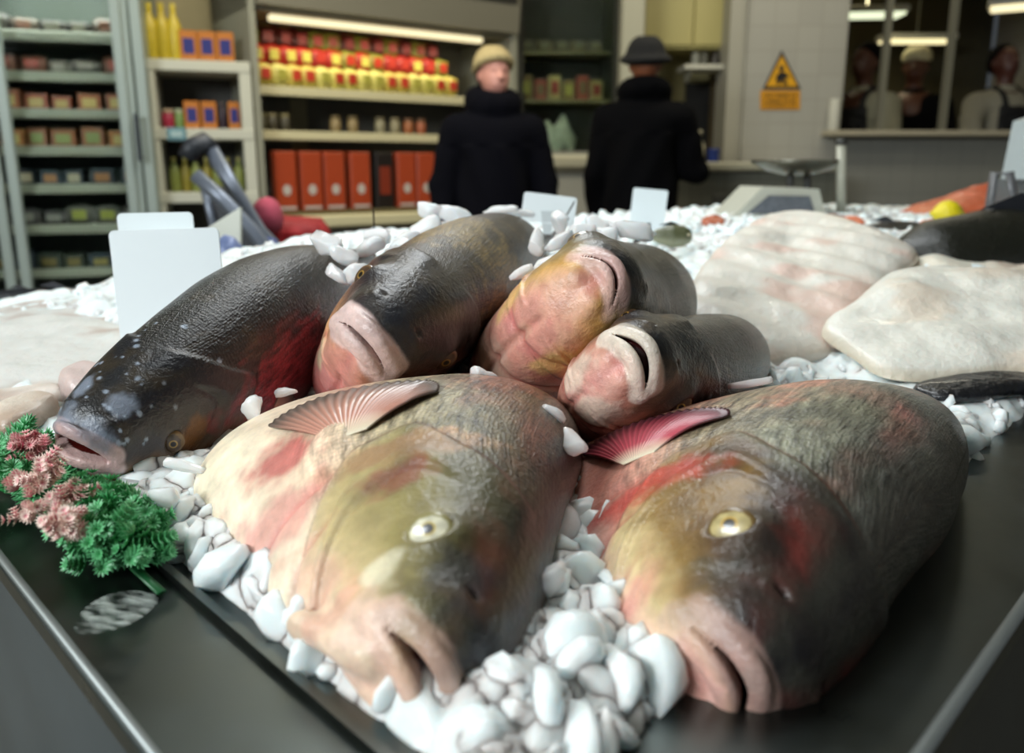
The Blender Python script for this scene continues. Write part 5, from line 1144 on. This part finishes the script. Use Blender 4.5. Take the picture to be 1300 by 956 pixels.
m = MB(); m.tube([P(1068, 280, 2.4), P(1068, 184, 2.4)], .014, 12); m.build('tube', mat('post_white', 'a5a494', .4), e, smooth=True)
MB().lathe(P(1068, 284, 2.4), [(.05, 0), (.05, .01), (.02, .018), (.016, .03)], 16).build('foot', mat('post_white', 'a5a494', .4), e, smooth=True)
MB().lathe(P(1068, 184, 2.4), [(.016, 0), (.018, .004), (.018, .016), (0, .02)], 12).build('end_cap', mat('dark_post', '30302c', .5), e, smooth=True)
e = empty('price_sign_frame', P(1262, 280, 1.9) - (0, 0, .01), 'grey framed sign holder standing on the salmon at the right edge', 'sign holder')
m = MB(); m.tube([P(1254, 276, 1.9), P(1262, 220, 1.9), P(1282, 220, 1.9), P(1290, 276, 1.9)], .010, 8); m.build('frame', mat('holder_grey', '6f7072', .4, metal=.4), e, smooth=True)
m = MB(); m.prism([P(1254, 280, 1.9), P(1292, 280, 1.9), P(1292, 273, 1.9), P(1254, 273, 1.9)], (0, .05, 0)); m.build('base', mat('holder_grey', '6f7072', .4, metal=.4), e)
e = empty('counter_scale', P(1300, 245, 2.1), 'pale scale with a slanted neck cut by the right edge of the view', 'scale')
m = MB(); m.prism([P(1315, 228, 2.1), P(1332, 150, 2.1), P(1390, 130, 2.1), P(1390, 236, 2.1)], (0, .15, 0)); m.build('neck', mat('pale_scale', 'a8b2b4', .35), e)
m = MB(); m.prism([P(1330, 262, 2.1), P(1330, 228, 2.1), P(1400, 232, 2.1), P(1400, 272, 2.1)], (0, .25, 0)); m.build('housing', mat('scale_base', '5d6668', .4), e)
# dark tray at the right edge
e = empty('steel_tray', PZ(1275, 560, PLZ), 'thin dark-edged steel tray corner at the right edge on the ice', 'tray')
pl = [P(1254, 548, .83), P(1300, 500, .93), P(1420, 520, .93), P(1400, 600, .78), P(1320, 566, .80)]
MB().prism(pl, (0, 0, -.004)).build('tray_plate', mat('tray_steel', '7c7e7a', .35, metal=.7), e)
m = MB(); m.prism([pl[0], pl[0] - (0, 0, .014), pl[4] - (0, 0, .014), pl[4]], (0, .003, 0)); m.prism([pl[4], pl[4] - (0, 0, .014), pl[3] - (0, 0, .014), pl[3]], (0, .003, 0)); m.build('tray_edge', BLK, e)

# ------------------------------------------------------------------ plastic garnish strip
GREEN = NT('garnish_plastic'); _a = GREEN.new('ShaderNodeAttribute', attribute_name='Col'); GREEN.link(_a.outputs['Color'], GREEN.b.inputs['Base Color']); setp(GREEN.b, Roughness=.4); GREEN = GREEN.m
def sprig(name, label, c, r, col, tip, n, seed, group, up=(0, 0, 1), leaves=11):
    "a tuft of needle leaves on several small stems, as the plastic garnish has"
    rs = np.random.default_rng(seed); V = []; Fc = []; C = []
    for s_ in range(n):
        d = rs.normal(size=3); d[2] = abs(d[2]) * .8 + .15; d = d / np.linalg.norm(d); st = c + rs.normal(size=3) * r * .25; end = st + d * r * rs.uniform(.55, 1.0)
        a = np.cross(d, (0.3, .1, 1)); a /= np.linalg.norm(a); b = np.cross(d, a)
        for w in range(4):
            base = st + (end - st) * (w + 1) / 4; L_ = r * (.42 - .05 * w)
            for k in range(leaves):
                q = 2 * math.pi * (k + .5 * w) / leaves; o_ = a * math.cos(q) + b * math.sin(q); dd = o_ * .85 + d * .55; dd /= np.linalg.norm(dd); sd = np.cross(dd, d); sd /= np.linalg.norm(sd) + 1e-9; sd = sd * L_ * .15
                nn = np.cross(sd, dd); nn = nn / (np.linalg.norm(nn) + 1e-9) * L_ * .04
                i = len(V); V += [base - sd * .4, base + sd * .4, base + dd * L_ * .6 + sd, base + dd * L_, base + dd * L_ * .6 - sd, base + dd * L_ * .5 + nn * 2, base + dd * L_ * .5 - nn * 2]
                Fc += [(i, i + 1, i + 5), (i + 1, i + 2, i + 5), (i + 2, i + 3, i + 5), (i + 3, i + 4, i + 5), (i + 4, i, i + 5), (i + 1, i, i + 6), (i + 2, i + 1, i + 6), (i + 3, i + 2, i + 6), (i + 4, i + 3, i + 6), (i, i + 4, i + 6)]
                c0 = hexc(col) * rs.uniform(.8, 1.2); c1 = hexc(tip); C += [c0, c0, c0 * .3 + c1 * .7, c1, c0 * .3 + c1 * .7, c0 * .4 + c1 * .6, c0]
    o = obj(name, np.array(V), Fc, GREEN, None, smooth=False); setcol(o, np.array(C)); tag(o, label, 'garnish', group); return o
gz = PLZ + .018
spr = [(8, 585, 46, 0), (38, 572, 28, 1), (35, 590, 45, 0), (22, 620, 45, 0), (60, 625, 45, 0), (52, 612, 34, 2), (92, 636, 34, 2), (45, 654, 28, 2), (84, 672, 36, 2), (118, 640, 34, 0), (112, 655, 40, 0), (130, 678, 52, 0), (165, 662, 46, 0), (160, 690, 52, 0), (185, 675, 44, 0), (130, 700, 46, 0), (178, 705, 40, 0), (5, 605, 40, 0)]
lbs = ['at the far left end', 'under the chin of the carp', 'in the left clump', 'low in the left clump', 'at the right of the left clump', 'between the green clumps, upper', 'right of the white ones', 'lower left of the white ones', 'at the foot of the white ones', 'under the carp chin', 'beside the white tuft', 'in the middle of the right clump', 'at the top right of the right clump', 'low in the right clump', 'at the right tip', 'at the bottom left of the right clump', 'nearest the steel strip end', 'at the left border below the others']
for k, (px, py, r, kind) in enumerate(spr):
    z = gz + (.008 if py < 620 else .0) + (.022 if kind else 0); c = PZ(px, py, z); rr = r / F * (c[1] / .93) * 1.0
    sprig('garnish_sprig', ['green plastic garnish sprig ', 'rose pink plastic garnish sprig ', 'cream-tipped pink plastic garnish sprig '][kind] + lbs[k], c, rr, ['23803f', 'c8506a', 'd87a8c'][kind], ['6ab880', 'e8c0b8', 'f4ead8'][kind], [22, 16, 14][kind], 40 + k, 'plastic garnish')
o = MB().tube([PZ(-30, 590, PLZ + .006), PZ(60, 635, PLZ + .006), PZ(170, 720, PLZ + .005), PZ(205, 752, PLZ + .004)], .0035, 8, flat=.5).build('garnish_strip', mat('green_strip', '1a5a30', .4), smooth=True); tag(o, 'thin green plastic strip the garnish sprigs are fixed along', 'strip')

# ------------------------------------------------------------------ separate lumps of clear ice
ic = NT('clear_ice'); setp(ic.b, Roughness=.12); ic.b.inputs['Base Color'].default_value = (*hexc('f8fcfe'), 1); ic.b.inputs['Transmission Weight'].default_value = .3; ic.b.inputs['IOR'].default_value = 1.31
ic.b.inputs['Subsurface Weight'].default_value = 1.; ic.b.inputs['Subsurface Radius'].default_value = (.02, .024, .026); ic.b.inputs['Subsurface Scale'].default_value = .4
_tc = ic.new('ShaderNodeTexCoord'); _n = ic.new('ShaderNodeTexNoise', Scale=90., Detail=2.); ic.link(_tc.outputs['Object'], _n.inputs['Vector']); _b = ic.new('ShaderNodeBump', Strength=.2, Distance=.004); ic.link(_n.outputs['Fac'], _b.inputs['Height']); ic.link(_b.outputs['Normal'], ic.b.inputs['Normal'])
CL = ic.m; ICO3 = ico(3); rs = np.random.default_rng(77)
def lump(px, py, Y, wpx, hpx, ang, label, group=None):
    w = wpx / F * Y / 2; h = hpx / F * Y / 2; V, Fc = chunk(rs, 1., ICO3, 3.4, (w, min(w, h) * .8, h), cuts=7); V = V * (1 + .55 * (fbm(V / max(w, h) * 1.3 + px, 9, 2)[:, None] - .5)) * (1 + .18 * (fbm(V / max(w, h) * 4 + py, 8, 2)[:, None] - .5)); a = math.radians(ang); ca, sa = math.cos(a), math.sin(a)
    V = np.stack([V[:, 0] * ca - V[:, 2] * sa, V[:, 1], V[:, 0] * sa + V[:, 2] * ca], 1) * (1 + .12 * (fbm(V * 70 + px, 3)[:, None] - .5))
    o = obj('ice_lump', V + P(px, py, Y), Fc, CL); tag(o, label, 'ice', group or 'loose lumps of clear ice')
G1 = 'ice lumps heaped along the back of the middle carp'
for q in [(413, 310, .93, 44, 34, -30), (440, 328, .92, 40, 26, -35), (468, 315, .96, 50, 30, 10), (430, 348, .9, 34, 20, -30), (450, 345, .9, 44, 26, 20), (476, 303, 1.05, 50, 22, 0), (492, 330, .97, 44, 24, 30),
          (520, 306, 1.05, 44, 26, 30), (505, 318, 1.0, 40, 26, 20), (540, 290, 1.1, 44, 30, 20), (550, 268, 1.16, 44, 22, -5), (578, 275, 1.16, 54, 24, -15), (560, 290, 1.12, 60, 24, 20), (596, 284, 1.15, 36, 16, 0), (635, 268, 1.25, 50, 12, 5), (660, 270, 1.28, 40, 12, 0)]:
    lump(*q, 'clear ice lump in the row along the back of the middle carp', G1)
G2 = 'ice lumps between the middle carp and the slit-mouthed carp'
for q in [(680, 307, .92, 26, 40, 10), (714, 282, 1.1, 26, 34, 15), (712, 305, .98, 60, 26, 20), (735, 295, 1.08, 50, 24, 10), (690, 335, .88, 44, 26, 25), (660, 348, .85, 40, 18, 25), (755, 287, 1.1, 40, 24, 0), (775, 290, 1.15, 36, 22, 0), (800, 292, 1.0, 50, 34, -10), (770, 300, 1.0, 36, 24, 10), (815, 300, 1.02, 30, 20, -30)]:
    lump(*q, 'clear ice lump between the middle carp and the slit-mouthed carp', G2)
for q, lb in [((322, 518, .71, 44, 34, 35), 'pinkish clear lump wedged between the dark carp and the front left carp'), ((362, 498, .76, 30, 16, 15), 'thin ice sliver beside the lump above the front left carp'),
              ((612, 480, .66, 40, 24, -25), 'small lump under the belly of the slit-mouthed carp'), ((700, 525, .60, 44, 28, -40), 'upper of two flat lumps between the front left carp and the smallest carp'), ((728, 562, .57, 54, 32, -40), 'lower of two flat lumps between the front left carp and the smallest carp'),
              ((950, 487, .74, 70, 16, 12), 'long thin ice shard between the smallest carp and front right carp'), ((1020, 490, .70, 50, 10, 0), 'wet ice sliver melting on top of the front right carp'), ((235, 592, .60, 60, 18, -8), 'long lump beneath the eye of the dark carp'), ((210, 628, .56, 44, 40, -20), 'square clear lump right of the garnish'),
              ((690, 738, .44, 62, 50, 30), 'large pale tombstone-shaped lump between the two front carp'), ((672, 708, .46, 46, 24, 10), 'lump behind the large tombstone-shaped one'), ((1240, 575, .78, 44, 26, 0), 'rounded lump below the tray corner'), ((1232, 600, .74, 36, 30, -30), 'lump melting onto the bare steel at the right'), ((1285, 568, .8, 34, 24, 10), 'lump tucked beneath the tray edge')]:
    lump(*q, lb)

# melted slush and a painted-in light reflection on the bare steel, and the bright end clips of the garnish strip
t = NT('slush_reflection_film'); setp(t.b, Roughness=.35); t.b.inputs['Base Color'].default_value = (*hexc('b9c2be'), 1)
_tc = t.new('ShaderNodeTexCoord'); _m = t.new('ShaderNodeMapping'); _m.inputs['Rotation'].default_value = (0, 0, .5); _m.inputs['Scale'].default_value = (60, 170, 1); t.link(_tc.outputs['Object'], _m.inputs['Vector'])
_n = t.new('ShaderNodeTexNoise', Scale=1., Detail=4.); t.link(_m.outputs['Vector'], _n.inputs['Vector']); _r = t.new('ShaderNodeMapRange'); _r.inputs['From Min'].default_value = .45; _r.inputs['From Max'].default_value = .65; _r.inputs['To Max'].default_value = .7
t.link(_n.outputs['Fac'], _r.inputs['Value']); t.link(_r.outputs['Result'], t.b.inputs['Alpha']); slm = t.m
sl = fillet('slush_reflection_smear', 'thin grey-white smear of melting slush and painted reflection on the bare steel strip', 'ice', [(95, 800, .405), (110, 770, .44), (150, 752, .47), (190, 752, .48), (200, 765, .465), (170, 790, .425), (125, 804, .405)], 'b4bcb8', '8a9290', 'd0d6d4', th=.0012, ribs=(.4, 400, .0004), seed=44, m=slm)
world = bpy.data.worlds.new('world'); S.world = world; world.use_nodes = True
bg = world.node_tree.nodes['Background']; bg.inputs[0].default_value = (.80, .9, 1, 1); bg.inputs[1].default_value = .07
def area(name, loc, target, size, power, color, sy=None):
    l = bpy.data.lights.new(name, 'AREA'); l.energy = power; l.size = size; l.color = color
    if sy: l.shape = 'RECTANGLE'; l.size_y = sy
    o = bpy.data.objects.new(name, l); COL.objects.link(o); o.location = loc
    import mathutils
    o.rotation_euler = (mathutils.Vector(target) - mathutils.Vector(loc)).to_track_quat('-Z', 'Y').to_euler(); return o
area('window_daylight', (-2.6, -1.6, 2.6), (0, .8, .85), 1.9, 215, (.90, .965, 1), 1.3)
area('counter_tube_light', (-.1, 2.0, 2.6), (-.1, 1.6, .8), .5, 38, (.93, .98, 1), 2.4)
area('shop_tube_light', (-.8, 3.4, 2.85), (-.8, 4.4, .8), 1.6, 34, (1, .93, .74), .3)
area('shop_tube_light', (1.6, 4.2, 2.85), (1.6, 4.6, .8), 1.6, 20, (1, .93, .74), .3)
pc = U3.p(T3 / 2, .12, zt - .06); l = area('chiller_tube_light', tuple(pc), tuple(U3.p(T3 / 2, .3, .9)), T3 * .8, 3.2, (1, .92, .66), .05)
l.rotation_euler = (math.radians(12), 0, U3.rz)
area('kitchen_tube_light', (2.9, 7.0, 2.4), (2.9, 6.6, 0), .8, 14, (1, .9, .6), .3)
area('chiller_inner_light', tuple(U1.p(T1 / 2, .12, 2.1)), tuple(U1.p(T1 / 2, .3, 0)), .7, 9, (.95, 1, .92), .08)
